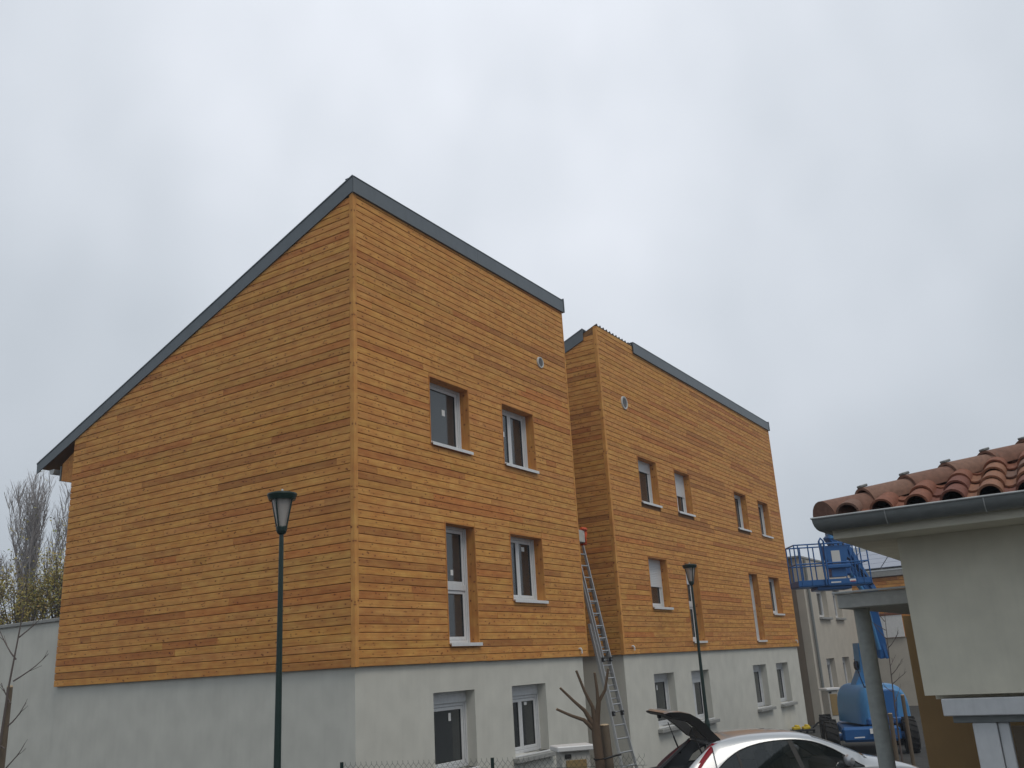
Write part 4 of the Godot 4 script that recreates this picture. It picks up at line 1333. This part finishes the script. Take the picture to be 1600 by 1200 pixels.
	for side in 2:
		var cols := 23 if side == 0 else 14
		for cidx in cols:
			for r in 9:
				var u := cidx * 0.25 + 0.03
				var w := r * 0.335
				if w * cos(pitch) > u - 0.02: continue
				if side == 0 and u > 5.5: continue
				if side == 1 and cidx < 1: continue
				if w * cos(pitch) > 2.85: continue
				var t := MeshInstance3D.new()
				t.mesh = arcs[rng.randi_range(0, 3)]
				t.material_override = M.tiles[[0, 0, 1, 1, 2, 3][rng.randi_range(0, 5)]]
				t.name = numbered(H, "roof_tile")
				H.add_child(t, true)
				var bs := Basis(Vector3(1, 0, 0), fwd.cross(Vector3(-1, 0, 0)).normalized() * 1.0, -fwd)
				bs = Basis(Vector3(1, 0, 0), Vector3(0, cos(pitch), sin(pitch)), Vector3(0, -sin(pitch), cos(pitch)))
				bs = bs * Basis(Vector3(0, 1, 0), rng.randf_range(-0.015, 0.015))
				var p := e0 + Vector3(u, 0.0, 0.10) + fwd * w + Vector3(0, 0.030, 0) + Vector3(0, rng.randf_range(-0.004, 0.004), 0)
				if side == 1:
					var tr := Basis(Vector3.UP, -PI / 2)
					bs = tr * bs
					p = e0 + Vector3(-0.10, 0.03, -u - 0.25) + Vector3(cos(pitch), sin(pitch), 0) * w
				t.transform = Transform3D(bs, p - B)
	# hip tiles, lapped upwards along the hip
	var hipd := Vector3(1, tp, -1).normalized()
	for i in 10:
		var hb := MB.new()
		var rowa := []
		for q in [[0.0, 0.128, 0.0], [0.05, 0.124, 0.0], [0.48, 0.108, -0.012]]:
			var row := []
			for k in 13:
				var a := PI * (k / 12.0) * 1.06 - 0.095
				row.append(Vector3(cos(a) * q[1] * 1.08, sin(a) * q[1] * 1.05 + q[2], -q[0]))
			rowa.append(row)
		hb.sheet(rowa)
		var rowb := []
		for q in [[0.0, 0.108, 0.0], [0.48, 0.094, -0.012]]:
			var row := []
			for k in 13:
				var a := PI * (k / 12.0) * 1.06 - 0.095
				row.append(Vector3(cos(a) * q[1] * 1.08, sin(a) * q[1] * 1.05 + q[2], -q[0]))
			rowb.append(row)
		hb.sheet(rowb, true)
		for k in 12: hb.quad(rowa[0][k], rowb[0][k], rowb[0][k + 1], rowa[0][k + 1])
		if i == 0:
			for k in range(1, 12): hb.tri(rowa[0][0] + Vector3(0, 0, 0.004), rowa[0][k] + Vector3(0, 0, 0.004), rowa[0][k + 1] + Vector3(0, 0, 0.004))
		var o := part(H, "hip_tile", hb, M.hip[i % 2])
		var x := Vector3(1, 0, 1).normalized()
		var z := -hipd
		o.transform = Transform3D(Basis(x, z.cross(x).normalized(), z) * Basis(Vector3(0, 0, 1), rng.randf_range(-0.03, 0.03)), e0 + Vector3(-0.02, 0.062, 0.02) + hipd * (0.42 * i) - B)
		if i == 0:
			o.scale = Vector3(1.16, 1.14, 1.0); o.position += hipd * 0.03 - Vector3(0, 0.030, 0)
		hb = MB.new()
		hb.box(Vector3(0, 0.142, -0.03), Vector3(0.06, 0.022, 0.07), 0.006)
		if i > 0: part(o, "tile_clip", hb, M.zinc)

func tile_mesh(sd: int) -> ArrayMesh:
	var b := MB.new()
	var ln := 0.42
	var wob := (sd - 1.5) * 0.002
	var top := []
	var under := []
	for q in [[0.0, 1.0, 0.0], [0.03, 0.99, 0.0], [ln, 0.90, -0.024]]:
		var row := []
		var rw := []
		# pan on the left, cover on the right
		for k in 4:
			var t := k / 3.0
			row.append(Vector3(lerpf(-0.005, 0.085, t), 0.006 + 0.014 * pow(2 * t - 1, 2) + q[2] + wob, -q[0]))
			rw.append(row[-1] - Vector3(0, 0.014, 0))
		for k in range(0, 11):
			var a := PI - PI * k / 10.0
			row.append(Vector3(0.17 + cos(a) * 0.088 * q[1], 0.020 + sin(a) * 0.085 * q[1] + q[2] + wob, -q[0]))
			rw.append(Vector3(0.17 + cos(a) * 0.072 * q[1], 0.020 + sin(a) * 0.069 * q[1] + q[2] + wob, -q[0]))
		top.append(row); under.append(rw)
	b.sheet(top, true); b.sheet(under)
	for k in top[0].size() - 1: b.quad(under[0][k], under[0][k + 1], top[0][k + 1], top[0][k])
	return b.mesh()

# ------------------------------------------------------------------ small things
func make_ladder(at: Vector3) -> void:
	var L := thing("ladder", "long aluminium extension ladder leaning into the gap between the two timber houses", "ladder", at)
	var foot := Vector3.ZERO
	var head := Vector3(-0.99, 5.30, -0.02)
	var d := (head - foot).normalized()
	var ln := head.length()
	var side := Vector3(0.12, 0, -1).normalized()
	var nrm := side.cross(d).normalized()
	if nrm.x < 0: nrm = -nrm
	var secs := [[0.0, 3.55, 0.215, 0.30, 0.0], [1.55, 4.55, 0.175, 0.175, 0.055], [2.7, 5.62, 0.15, 0.15, 0.105]]
	for s in secs:
		var a: float = s[0]
		var e: float = s[1]
		var fr := MB.new()
		for sg in [-1.0, 1.0]:
			var base_w: float = s[3]
			var p0: Vector3 = d * a + side * (sg * base_w) + nrm * s[4]
			if s[3] > s[2]:
				var p1: Vector3 = d * (a + 1.6) + side * (sg * s[2]) + nrm * s[4]
				fr.bar(p0, p1, 0.028, 0.062, 0.004); p0 = p1
			fr.bar(p0, d * e + side * (sg * s[2]) + nrm * s[4], 0.028, 0.062, 0.004)
		var p := part(L, "ladder_section", fr, M.alu)
		var t := a + 0.22
		while t < e - 0.05:
			var w: float = s[2]
			if s[3] > s[2] and t < 1.6: w = lerpf(s[3], s[2], t / 1.6)
			var rb := MB.new()
			rb.tube([d * t - side * w + nrm * s[4], d * t + side * w + nrm * s[4]], [0.016], 8)
			part(p, "rung", rb, M.alu)
			t += 0.28
		for sg in [-1.0, 1.0]:
			var ft := MB.new()
			ft.box(d * (a + 0.03) + side * (sg * s[3]) + nrm * s[4], Vector3(0.06, 0.10, 0.085), 0.012)
			part(p, "rubber_foot", ft, M.black)

func make_fence() -> void:
	var p0 := Vector3(-8.05, 0, -8.66)
	var p1 := Vector3(-4.98, 0, -10.56)
	var F := thing("wire_fence", "low green chain link fence in front of the nearer timber house", "fence", p0)
	var d := (p1 - p0).normalized()
	var ln := (p1 - p0).length()
	var y0 := 1.665
	var y1 := 1.565
	var b := MB.new()
	var cell := 0.062
	var nx := int(ln / cell)
	var ny := int(1.55 / cell)
	var nn := Vector3(-d.z, 0, d.x)
	for i in nx:
		var top := lerpf(y0, y1, float(i) / nx)
		var path := []
		for j in ny * 1 + 1:
			var off := (0.0 if j % 2 == 0 else cell * 0.5) 
			path.append(d * (i * cell + off) + Vector3(0, top - j * cell * 0.62 + rng.randf_range(-0.003, 0.003), 0) + nn * (0.003 if j % 2 == 0 else -0.003))
		b.tube(path, [0.0021], 3, false)
		path = []
		for j in ny + 1:
			var off := (cell * 1.0 if j % 2 == 0 else cell * 0.5)
			path.append(d * (i * cell + off) + Vector3(0, top + 0.0 - j * cell * 0.62, 0) - nn * (0.003 if j % 2 == 0 else -0.003))
		b.tube(path, [0.0021], 3, false)
		b.tube([path[0], path[0] + Vector3(0.004, 0.028, 0) - d * 0.008], [0.0020], 3, false)
	part(F, "wire_mesh", b, M.wire, Vector3.ZERO, true)
	for t in [0.02, 1.80]:
		b = MB.new()
		var hy := lerpf(y0, y1, t / ln)
		b.tube([d * t, d * t + Vector3(0, hy + 0.03, 0)], [0.021, 0.021], 10)
		part(F, "fence_post", b, M.green)
	for y in [0.10, 0.55]:
		b = MB.new()
		b.tube([Vector3(0, y0 - y, 0), d * ln + Vector3(0, y1 - y, 0)], [0.0022], 4)
		part(F, "tension_wire", b, M.wire)

func meter_box(label: String, at: Vector3, turn: float, w: float, ht: float, dp: float) -> void:
	var P := thing("meter_box_pillar", label, "meter pillar", at, turn, "small pillars with pale caps")
	var b := MB.new()
	b.box(Vector3(0, ht * 0.5, 0), Vector3(w, ht, dp), 0.01)
	part(P, "pillar", b, M.pale_concrete)
	b = MB.new()
	b.box(Vector3(0, ht + 0.035, 0), Vector3(w + 0.13, 0.07, dp + 0.12), 0.012)
	part(P, "cap", b, M.sill_metal)
	b = MB.new()
	b.box(Vector3(0.0, ht - 0.42, dp * 0.5 + 0.006), Vector3(w * 0.72, 0.62, 0.02), 0.006)
	var d := part(P, "door", b, M.tan)
	b = MB.new()
	b.box(Vector3(-w * 0.28, ht - 0.06, dp * 0.5 + 0.008), Vector3(0.09, 0.05, 0.03), 0.006)
	part(d, "lock_plate", b, M.trim)

func add_window_simple(h: Node3D, off: Vector3, x: float, z0: float, z1: float, y0: float, y1: float, sill: Material) -> void:
	var b := MB.new()
	var zc := (z0 + z1) * 0.5
	var yc := (y0 + y1) * 0.5
	for s in [0, 1]:
		b.box(Vector3(x, yc, z0 - 0.05 if s == 0 else z1 + 0.05), Vector3(0.06, y1 - y0, 0.1))
		b.box(Vector3(x, y0 + 0.05 if s == 0 else y1 - 0.12, zc), Vector3(0.058, 0.1 if s == 0 else 0.24, z0 - z1 - 0.2))
	b.box(Vector3(x, yc, zc), Vector3(0.056, y1 - y0 - 0.3, 0.09))
	var w := part(h, "window", b, M.pvc, off)
	b = MB.new()
	b.box(Vector3(x - 0.02, yc, zc), Vector3(0.01, y1 - y0 - 0.1, z0 - z1 - 0.1))
	part(w, "pane", b, M.pane, off)
	b = MB.new()
	b.box(Vector3(x + 0.20, y0 - 0.05, zc), Vector3(0.30, 0.09, z0 - z1 + 0.14), 0.01)
	part(w, "sill", b, sill, off)

# ------------------------------------------------------------------ main
func _ready() -> void:
	rng.seed = 20240611
	# camera
	var cam := Camera3D.new()
	cam.name = "camera"
	add_child(cam)
	cam.position = Vector3(0, 2.65, 0)
	cam.basis = Basis(Vector3.UP, deg_to_rad(31.717)) * Basis(Vector3.RIGHT, deg_to_rad(17.22)) * Basis(Vector3.BACK, deg_to_rad(-3.394))
	cam.fov = 45.637
	cam.near = 0.1
	cam.far = 900.0
	cam.current = true
	# sky and exposure
	var env := Environment.new()
	env.background_mode = Environment.BG_SKY
	env.sky = make_sky()
	env.ambient_light_source = Environment.AMBIENT_SOURCE_SKY
	env.tonemap_mode = Environment.TONE_MAPPER_LINEAR
	env.tonemap_exposure = 1.0
	env.fog_enabled = true; env.fog_density = 0.0015; env.fog_light_color = Color(0.80, 0.83, 0.87)
	env.sdfgi_enabled = true; env.ssao_enabled = true; env.ssil_enabled = true
	var we := WorldEnvironment.new()
	we.name = "environment"
	we.environment = env
	add_child(we)
	# veiled sun
	var sun := DirectionalLight3D.new()
	sun.name = "sun"
	add_child(sun)
	sun.look_at_from_position(Vector3.ZERO, -Vector3(0.50, 0.80, 0.22), Vector3.UP)
	sun.light_energy = 0.30
	sun.light_color = Color(1.0, 0.97, 0.92)
	sun.light_angular_distance = 25.0
	sun.shadow_enabled = true

	make_materials()

	# ground
	var b := MB.new()
	b.quad(Vector3(-400, 0, 400), Vector3(400, 0, 400), Vector3(400, 0, -400), Vector3(-400, 0, -400))
	structure("ground", b, M.ground)

	# the two timber houses; window: near z, far z, sill, head, kind, shutter, shutter box, stickers
	var wa := [
		[-13.05, -14.29, 6.69, 7.95, "single", 0.0, 0.0, [[0, 0.16, 0.56, 0.12, 0.10], [0, 0.62, 0.60, 0.10, 0.12]]],
		[-15.52, -16.77, 6.67, 7.94, "double", 0.0, 0.0, [[0, 0.2, 0.58, 0.09, 0.11], [0, 0.62, 0.58, 0.10, 0.11]]],
		[-13.40, -14.31, 3.12, 5.23, "door", 0.0, 0.0, [[1, 0.55, 0.22, 0.08, 0.10]]],
		[-15.57, -16.80, 3.93, 5.22, "double", 0.0, 0.0, [[0, 0.45, 0.82, 0.12, 0.11], [1, 0.45, 0.86, 0.11, 0.09]]]]
	var ga := [
		[-12.98, -14.20, 1.03, 2.31, "single", 0.0, 0.20, [[0, 0.66, 0.82, 0.07, 0.13]]],
		[-15.44, -16.70, 1.06, 2.31, "double", 0.0, 0.20, [[0, 0.4, 0.80, 0.10, 0.12], [1, 0.4, 0.90, 0.10, 0.07]]]]
	var A := timber_house("nearer timber clad house, tall gable corner and four upper windows, white ground floor", -10.998, -18.486, -18.34, wa, ga, 0.0, true)
	round_vent(A, -17.26, 9.285, 0.135)
	cable_stub(A, -18.1, 2.95)
	var wb := [
		[-22.15, -23.35, 6.65, 7.87, "single", 0.30, 0.0, []],
		[-24.62, -25.78, 6.65, 7.87, "double", 0.68, 0.0, []],
		[-29.69, -30.88, 6.65, 7.87, "double", 0.10, 0.0, []],
		[-32.16, -33.32, 6.63, 7.85, "double", 0.0, 0.0, []],
		[-22.19, -23.38, 3.93, 5.19, "single", 0.72, 0.0, [[0, 0.35, 0.22, 0.07, 0.14]]],
		[-24.65, -25.58, 3.06, 5.18, "door", 0.55, 0.0, []],
		[-30.12, -31.00, 3.04, 5.18, "door", 0.0, 0.0, []],
		[-32.22, -33.40, 3.92, 5.17, "double", 0.0, 0.0, []]]
	var gb := [
		[-22.00, -23.26, 1.03, 2.29, "single", 0.0, 0.10, [[0, 0.55, 0.82, 0.07, 0.12]]],
		[-24.44, -25.74, 1.00, 2.28, "double", 0.12, 0.20, []],
		[-29.57, -30.90, 1.00, 2.28, "double", 0.0, 0.10, []],
		[-31.97, -33.32, 1.00, 2.28, "double", 0.0, 0.10, []]]
	var Bh := timber_house("farther timber clad house behind the ladder, longer front with half closed white shutters", -20.335, -34.782, -34.72, wb, gb, 2.2, false)
	round_vent(Bh, -21.64, 9.25, 0.185)
	cable_stub(Bh, -20.75, 2.97)
	cable_stub(Bh, -34.45, 3.0)

	# white wall left of the nearer house
	b = MB.new()
	b.box(Vector3(-22.73, 2.0, -11.20), Vector3(9.98, 4.1, 0.26))
	var wl := thing("boundary_wall", "white rendered wall with grey coping left of the nearer timber house", "wall", Vector3(-22.7, 0, -11.2))
	part(wl, "wall_face", b, M.render, Vector3(-22.7, 0, -11.2))
	b = MB.new()
	b.box(Vector3(-22.73, 4.085, -11.20), Vector3(9.96, 0.07, 0.36), 0.01)
	part(wl, "coping", b, M.concrete, Vector3(-22.7, 0, -11.2))

	# landing edge in the gap, with orange mesh round its end
	var bo := Vector3(-10.05, 5.47, -18.82)
	var bm := thing("concrete_landing", "pale concrete landing edge high in the gap between the timber houses", "landing", bo)
	b = MB.new()
	b.box(Vector3(-0.62, 0, 0.05), Vector3(1.3, 0.28, 0.56), 0.01)
	part(bm, "slab", b, M.pale_concrete)
	b = MB.new()
	var g := []
	for i in 5:
		var row := []
		for j in 7:
			row.append(Vector3(0.06 - 0.05 * i + rng.randf_range(-0.015, 0.015), 0.20 - j * 0.066, -0.25 - 0.03 * sin(i * 1.7 + j)))
		g.append(row)
	b.sheet(g)
	b.tube([Vector3(0.02, 0.18, -0.08), Vector3(0.05, 0.17, -0.26), Vector3(-0.10, 0.19, -0.28)], [0.03, 0.04, 0.03], 7)
	b.box(Vector3(-0.02, -0.01, -0.265), Vector3(0.13, 0.36, 0.05), 0.015)
	tag_net(b, bo)

	# background buildings on the right
	var cb := Vector3(-9.75, 0, -36.0)
	var Ch := thing("cream_building", "cream two storey building with taupe end wall beyond the timber houses", "building", cb)
	b = MB.new()
	var ch := [[-37.75, -39.25, 3.86, 5.05], [-40.30, -41.50, 3.86, 5.05], [-37.75, -39.0, 0.95, 2.28], [-40.25, -41.45, 0.95, 2.28]]
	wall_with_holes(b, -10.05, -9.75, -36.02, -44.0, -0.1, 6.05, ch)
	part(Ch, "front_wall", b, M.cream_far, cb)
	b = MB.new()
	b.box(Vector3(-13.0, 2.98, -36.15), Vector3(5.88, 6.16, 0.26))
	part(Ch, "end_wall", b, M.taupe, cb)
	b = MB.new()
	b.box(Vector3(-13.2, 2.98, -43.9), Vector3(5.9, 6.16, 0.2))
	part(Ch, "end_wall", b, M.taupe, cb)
	b = MB.new()
	b.box(Vector3(-12.9, 6.10, -40.0), Vector3(6.36, 0.07, 8.1))
	part(Ch, "roof", b, M.concrete, cb)
	b = MB.new()
	b.box(Vector3(-12.5, 3.0, -40.0), Vector3(0.1, 6.0, 7.4))
	part(Ch, "inner_wall", b, M.inside, cb)
	b = MB.new()
	b.tube([Vector3(-9.66, 6.0, -36.35), Vector3(-9.66, 0.1, -36.35)], [0.055], 10)
	part(Ch, "downpipe", b, M.zinc, cb)
	for w in ch: add_window_simple(Ch, cb, -9.98, w[0], w[1], w[2], w[3], M.concrete)

	var db := Vector3(-8.0, 0, -46.0)
	var Dh := thing("solar_roof_house", "distant wood clad house with solar panels on its roof", "house", db)
	b = MB.new()
	b.box(Vector3(-6.0, 1.45, -46.2), Vector3(12.0, 3.05, 0.4))
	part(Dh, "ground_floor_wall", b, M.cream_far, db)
	b = MB.new()
	b.box(Vector3(-6.0, 4.40, -46.2), Vector3(12.1, 2.84, 0.36))
	part(Dh, "wall_backing", b, M.backing, db)
	for r in 16:
		var at := -12.05
		while at < -0.1:
			var l := minf(rng.randf_range(1.6, 4.0), -0.05 - at)
			b = MB.new()
			plank_mesh(b, Vector3(at, 2.96 + r * 0.170, -45.99), Vector3(1, 0, 0), Vector3(0, 0, 1), l - 0.01)
			for i in b.v.size(): b.v[i].y = 2.96 + r * 0.170 + (b.v[i].y - 2.96 - r * 0.170) * 1.33
			part(Dh, "plank", b, M.wood, db)
			at += l
	b = MB.new()
	b.box(Vector3(-6.0, 5.84, -45.9), Vector3(12.3, 0.27, 0.16), 0.01)
	part(Dh, "fascia_board", b, M.concrete, db)
	var rs := Vector3(0, 0.30, -1.0).normalized()
	b = MB.new()
	b.quad(Vector3(-12.2, 5.98, -45.8), Vector3(0.2, 5.98, -45.8), Vector3(0.2, 5.98, -45.8) + rs * 6.0, Vector3(-12.2, 5.98, -45.8) + rs * 6.0)
	part(Dh, "roof", b, M.zinc, db)
	for i in 7:
		for j in 4:
			b = MB.new()
			b.box(Vector3(-11.2 + i * 1.64, 6.05, -45.8) + rs * (0.75 + j * 1.04), Vector3(1.6, 0.04, 1.0), 0.006, Basis(Vector3(1, 0, 0), Vector3(0, rs.z * -1.0, rs.y), -rs))
			part(Dh, "solar_panel", b, M.solar, db)
	b = MB.new()
	b.box(Vector3(-8.7, 3.46, -45.92), Vector3(1.02, 0.98, 0.05), 0.008)
	var hp := part(Dh, "white_panel", b, M.sill_metal, db)
	b = MB.new()
	b.box(Vector3(-8.7, 4.02, -45.90), Vector3(1.1, 0.10, 0.08), 0.01)
	part(hp, "red_edge", b, M.tiles[0], db)

	# trees behind the white wall
	poplar("tallest bare poplar tree behind the white wall", Vector3(-44.1, 0, -25.6), 13.2, 0.03, 0.34)
	poplar("slender bare poplar tree nearest the eaves of the timber house", Vector3(-43.4, 0, -27.6), 12.0, 0.10, 0.30)
	poplar("low bare poplar tree at the left edge behind the white wall", Vector3(-45.0, 0, -23.9), 9.6, 0.1, 0.42)
	poplar("thin bare poplar tree right beside the timber gable edge", Vector3(-43.0, 0, -29.5), 10.6, 0.5, 0.36)
	leafy_tree("yellow green leafy tree at the left edge of the photo", Vector3(-30.6, 0, -15.9), 6.9, 1.9, 120)
	leafy_tree("olive leafy tree in the middle, above the white wall", Vector3(-29.6, 0, -17.0), 6.6, 1.9, 130)
	leafy_tree("loose leafy tree next to the timber house gable edge", Vector3(-29.3, 0, -18.2), 7.5, 1.5, 95)

	make_tiled_house()
	# porch canopy and its column
	var kb := Vector3(-1.94, 0, -9.0)
	var kp := thing("porch_canopy", "grey concrete porch canopy on one round column beside the tiled house", "canopy", kb)
	b = MB.new()
	b.box(Vector3(-1.30, 3.045, -10.3), Vector3(1.50, 0.125, 3.38), 0.006)
	part(kp, "slab", b, M.canopy, kb)
	b = MB.new()
	b.box(Vector3(-1.30, 3.118, -8.595), Vector3(1.56, 0.018, 0.05), 0.003)
	part(kp, "drip_flashing", b, M.zinc_lip, kb)
	b = MB.new()
	b.lathe([Vector2(0.072, 0.0), Vector2(0.070, 2.98)], 24, kb)
	part(kp, "column", b, mat(Color(0.40, 0.42, 0.395), 0.6, 0.0, M.zinc.albedo_texture, Vector3.ONE * 1.2), kb)

	make_car(Vector3(-6.43, 0, -13.79), deg_to_rad(39.0))
	make_lift(Vector3(-5.87, 0, -27.55), deg_to_rad(31.7))
	make_ladder(Vector3(-9.36, 0, -19.14))

	# street lamps
	var l1 := make_lamp("taller looking green street lamp in front of the timber gable", Vector3(-8.39, 0, -7.99))
	copy(l1, Vector3(-8.79, 0, -22.25), 1.0, "green street lamp behind the car, in front of the farther timber house")

	make_fence()
	meter_box("white capped meter pillar against the nearer timber house, beside the pruned tree", Vector3(-6.62, 0, -11.72), deg_to_rad(45), 0.40, 1.52, 0.30)
	meter_box("distant white capped pillar between the cream building and the blue lift", Vector3(-7.9, 0, -30.4), deg_to_rad(45), 0.34, 1.42, 0.35)

	# pruned tree with its stake
	var tb := Vector3(-5.25, 0, -9.91)
	var T := thing("pruned_tree", "pollarded bare tree with cut stubs, strapped to a stake", "tree", tb)
	var fk := Vector3(-0.02, 2.0, 0.0)
	b = MB.new()
	b.tube([Vector3(0.02, 0, 0), Vector3(0.03, 0.8, 0), Vector3(0.0, 1.5, 0.0), Vector3(-0.02, 1.85, 0), fk], [0.082, 0.064, 0.054, 0.054, 0.048], 12)
	part(T, "trunk", b, M.bark)
	var br := [
		[fk + Vector3(-0.0, -0.10, 0), Vector3(-0.13, 2.025, 0.07), Vector3(-0.26, 2.08, 0.13), Vector3(-0.39, 2.16, 0.23)],
		[fk + Vector3(-0.0, -0.08, 0), Vector3(-0.12, 2.13, 0.06), Vector3(-0.22, 2.24, 0.12), Vector3(-0.34, 2.39, 0.20)],
		[fk + Vector3(0.0, -0.06, 0), Vector3(-0.03, 2.16, 0.02), Vector3(-0.10, 2.33, 0.05), Vector3(-0.17, 2.57, 0.09)],
		[fk + Vector3(0.0, -0.08, 0), Vector3(0.03, 2.2, -0.01), Vector3(0.03, 2.35, -0.01), Vector3(0.015, 2.535, -0.01)],
		[fk + Vector3(0.01, -0.08, 0), Vector3(0.04, 2.22, -0.02), Vector3(0.11, 2.34, -0.06), Vector3(0.15, 2.57, -0.10)]]
	for i in br.size():
		b = MB.new()
		b.tube(br[i], [0.036, 0.022, 0.017, 0.014], 9)
		var o := part(T, "branch", b, M.bark)
		b = MB.new()
		var dd: Vector3 = (br[i][3] - br[i][2]).normalized()
		b.tube([br[i][3] + dd * 0.0005, br[i][3] + dd * 0.004], [0.013], 9)
		part(o, "cut_end", b, M.cut_wood)
	stake("thick round stake beside the pruned tree", Vector3(-5.13, 0, -10.05), 1.95, 0.055, Vector3(-0.1, 0, 0))
	var sp := thing("tree_strap", "black rubber strap tying the pruned tree to its stake", "strap", Vector3(-5.2, 1.60, -9.95))
	b = MB.new()
	b.tube([Vector3(-0.13, 0.0, 0.02), Vector3(-0.06, 0.0, 0.125), Vector3(0.05, 0.01, 0.09), Vector3(0.12, 0.03, -0.04), Vector3(0.16, 0.035, -0.09)], [0.011], 6)
	part(sp, "band", b, M.black)

	# young trees
	var tl := []
	for i in 15:
		var y := 0.9 + i * 0.155
		var sgn := 1.0 if i % 2 == 0 else -1.0
		var r := Vector3(0.85, 0, -0.53) * sgn
		tl.append([Vector3(lerpf(0, 0.07, y / 3.3), y, lerpf(0, -0.05, y / 3.3)), (r + Vector3(0, rng.randf_range(0.35, 0.9), 0) + Vector3(rng.randf_range(-0.3, 0.3), 0, rng.randf_range(-0.3, 0.3))).normalized(), rng.randf_range(0.18, 0.40), Vector3(0, 0.5, 0)])
	sapling("thin bare young tree at the left edge in front of the white wall", Vector3(-6.97, 0, -3.92), [Vector3.ZERO, Vector3(0.0, 1.0, 0), Vector3(0.01, 2.0, 0), Vector3(0.04, 2.7, -0.02), Vector3(0.09, 3.3, -0.05)], 0.017, tl, "young bare street trees")
	stake("slim grey stake of the young tree at the left edge", Vector3(-7.0, 0, -3.98), 2.72, 0.022, Vector3(0.02, 0, 0))
	tl = []
	for i in 14:
		var y := 1.0 + i * 0.16
		var az := rng.randf() * TAU
		tl.append([Vector3(lerpf(0, 0.12, y / 3.2), y, -0.02 * y), Vector3(cos(az), rng.randf_range(0.4, 1.0), sin(az)).normalized(), rng.randf_range(0.25, 0.55), Vector3(0, 0.4, 0)])
	sapling("thin bare young tree behind the round porch column", Vector3(-3.80, 0, -18.82), [Vector3.ZERO, Vector3(0.03, 1.2, -0.02), Vector3(0.07, 2.1, -0.05), Vector3(0.14, 3.3, -0.08)], 0.022, tl, "young bare street trees")
	stake("left brown stake beside the young tree behind the porch column", Vector3(-3.84, 0, -18.6), 1.45, 0.04, Vector3(0.03, 0, 0))
	stake("right brown stake beside the young tree behind the porch column", Vector3(-3.62, 0, -18.9), 1.75, 0.035, Vector3(0.02, 0, 0))

	# yellow and black tool by the wall
	var yo := Vector3(-9.55, 0, -32.6)
	var yt := thing("plate_compactor", "yellow and black site tool lying by the farther house's wall", "tool", yo, deg_to_rad(31.7))
	b = MB.new()
	b.box(Vector3(0, 0.10, 0), Vector3(0.75, 0.05, 0.4), 0.01)
	b.tube([Vector3(0.35, 0.15, 0), Vector3(0.55, 0.3, 0), Vector3(0.75, 0.34, 0)], [0.03], 8)
	for x in [-0.32, -0.1, 0.12, 0.34]: b.box(Vector3(x, 0.04, 0.12), Vector3(0.06, 0.08, 0.08), 0.01)
	part(yt, "base", b, M.black)
	for x in [-0.2, 0.13]:
		b = MB.new()
		b.box(Vector3(x, 0.17, 0), Vector3(0.24, 0.09, 0.26), 0.02, Basis(Vector3(0, 0, 1), 0.06))
		b.box(Vector3(x + 0.03, 0.235, 0.01), Vector3(0.15, 0.07, 0.16), 0.025, Basis(Vector3(0, 0, 1), -0.12))
		part(yt, "cover", b, M.yellow)

func tag_net(b: MB, at: Vector3) -> void:
	var o := thing("orange_netting", "crumpled orange safety netting round the end of the concrete landing", "netting", at)
	part(o, "net", b, M.orange)
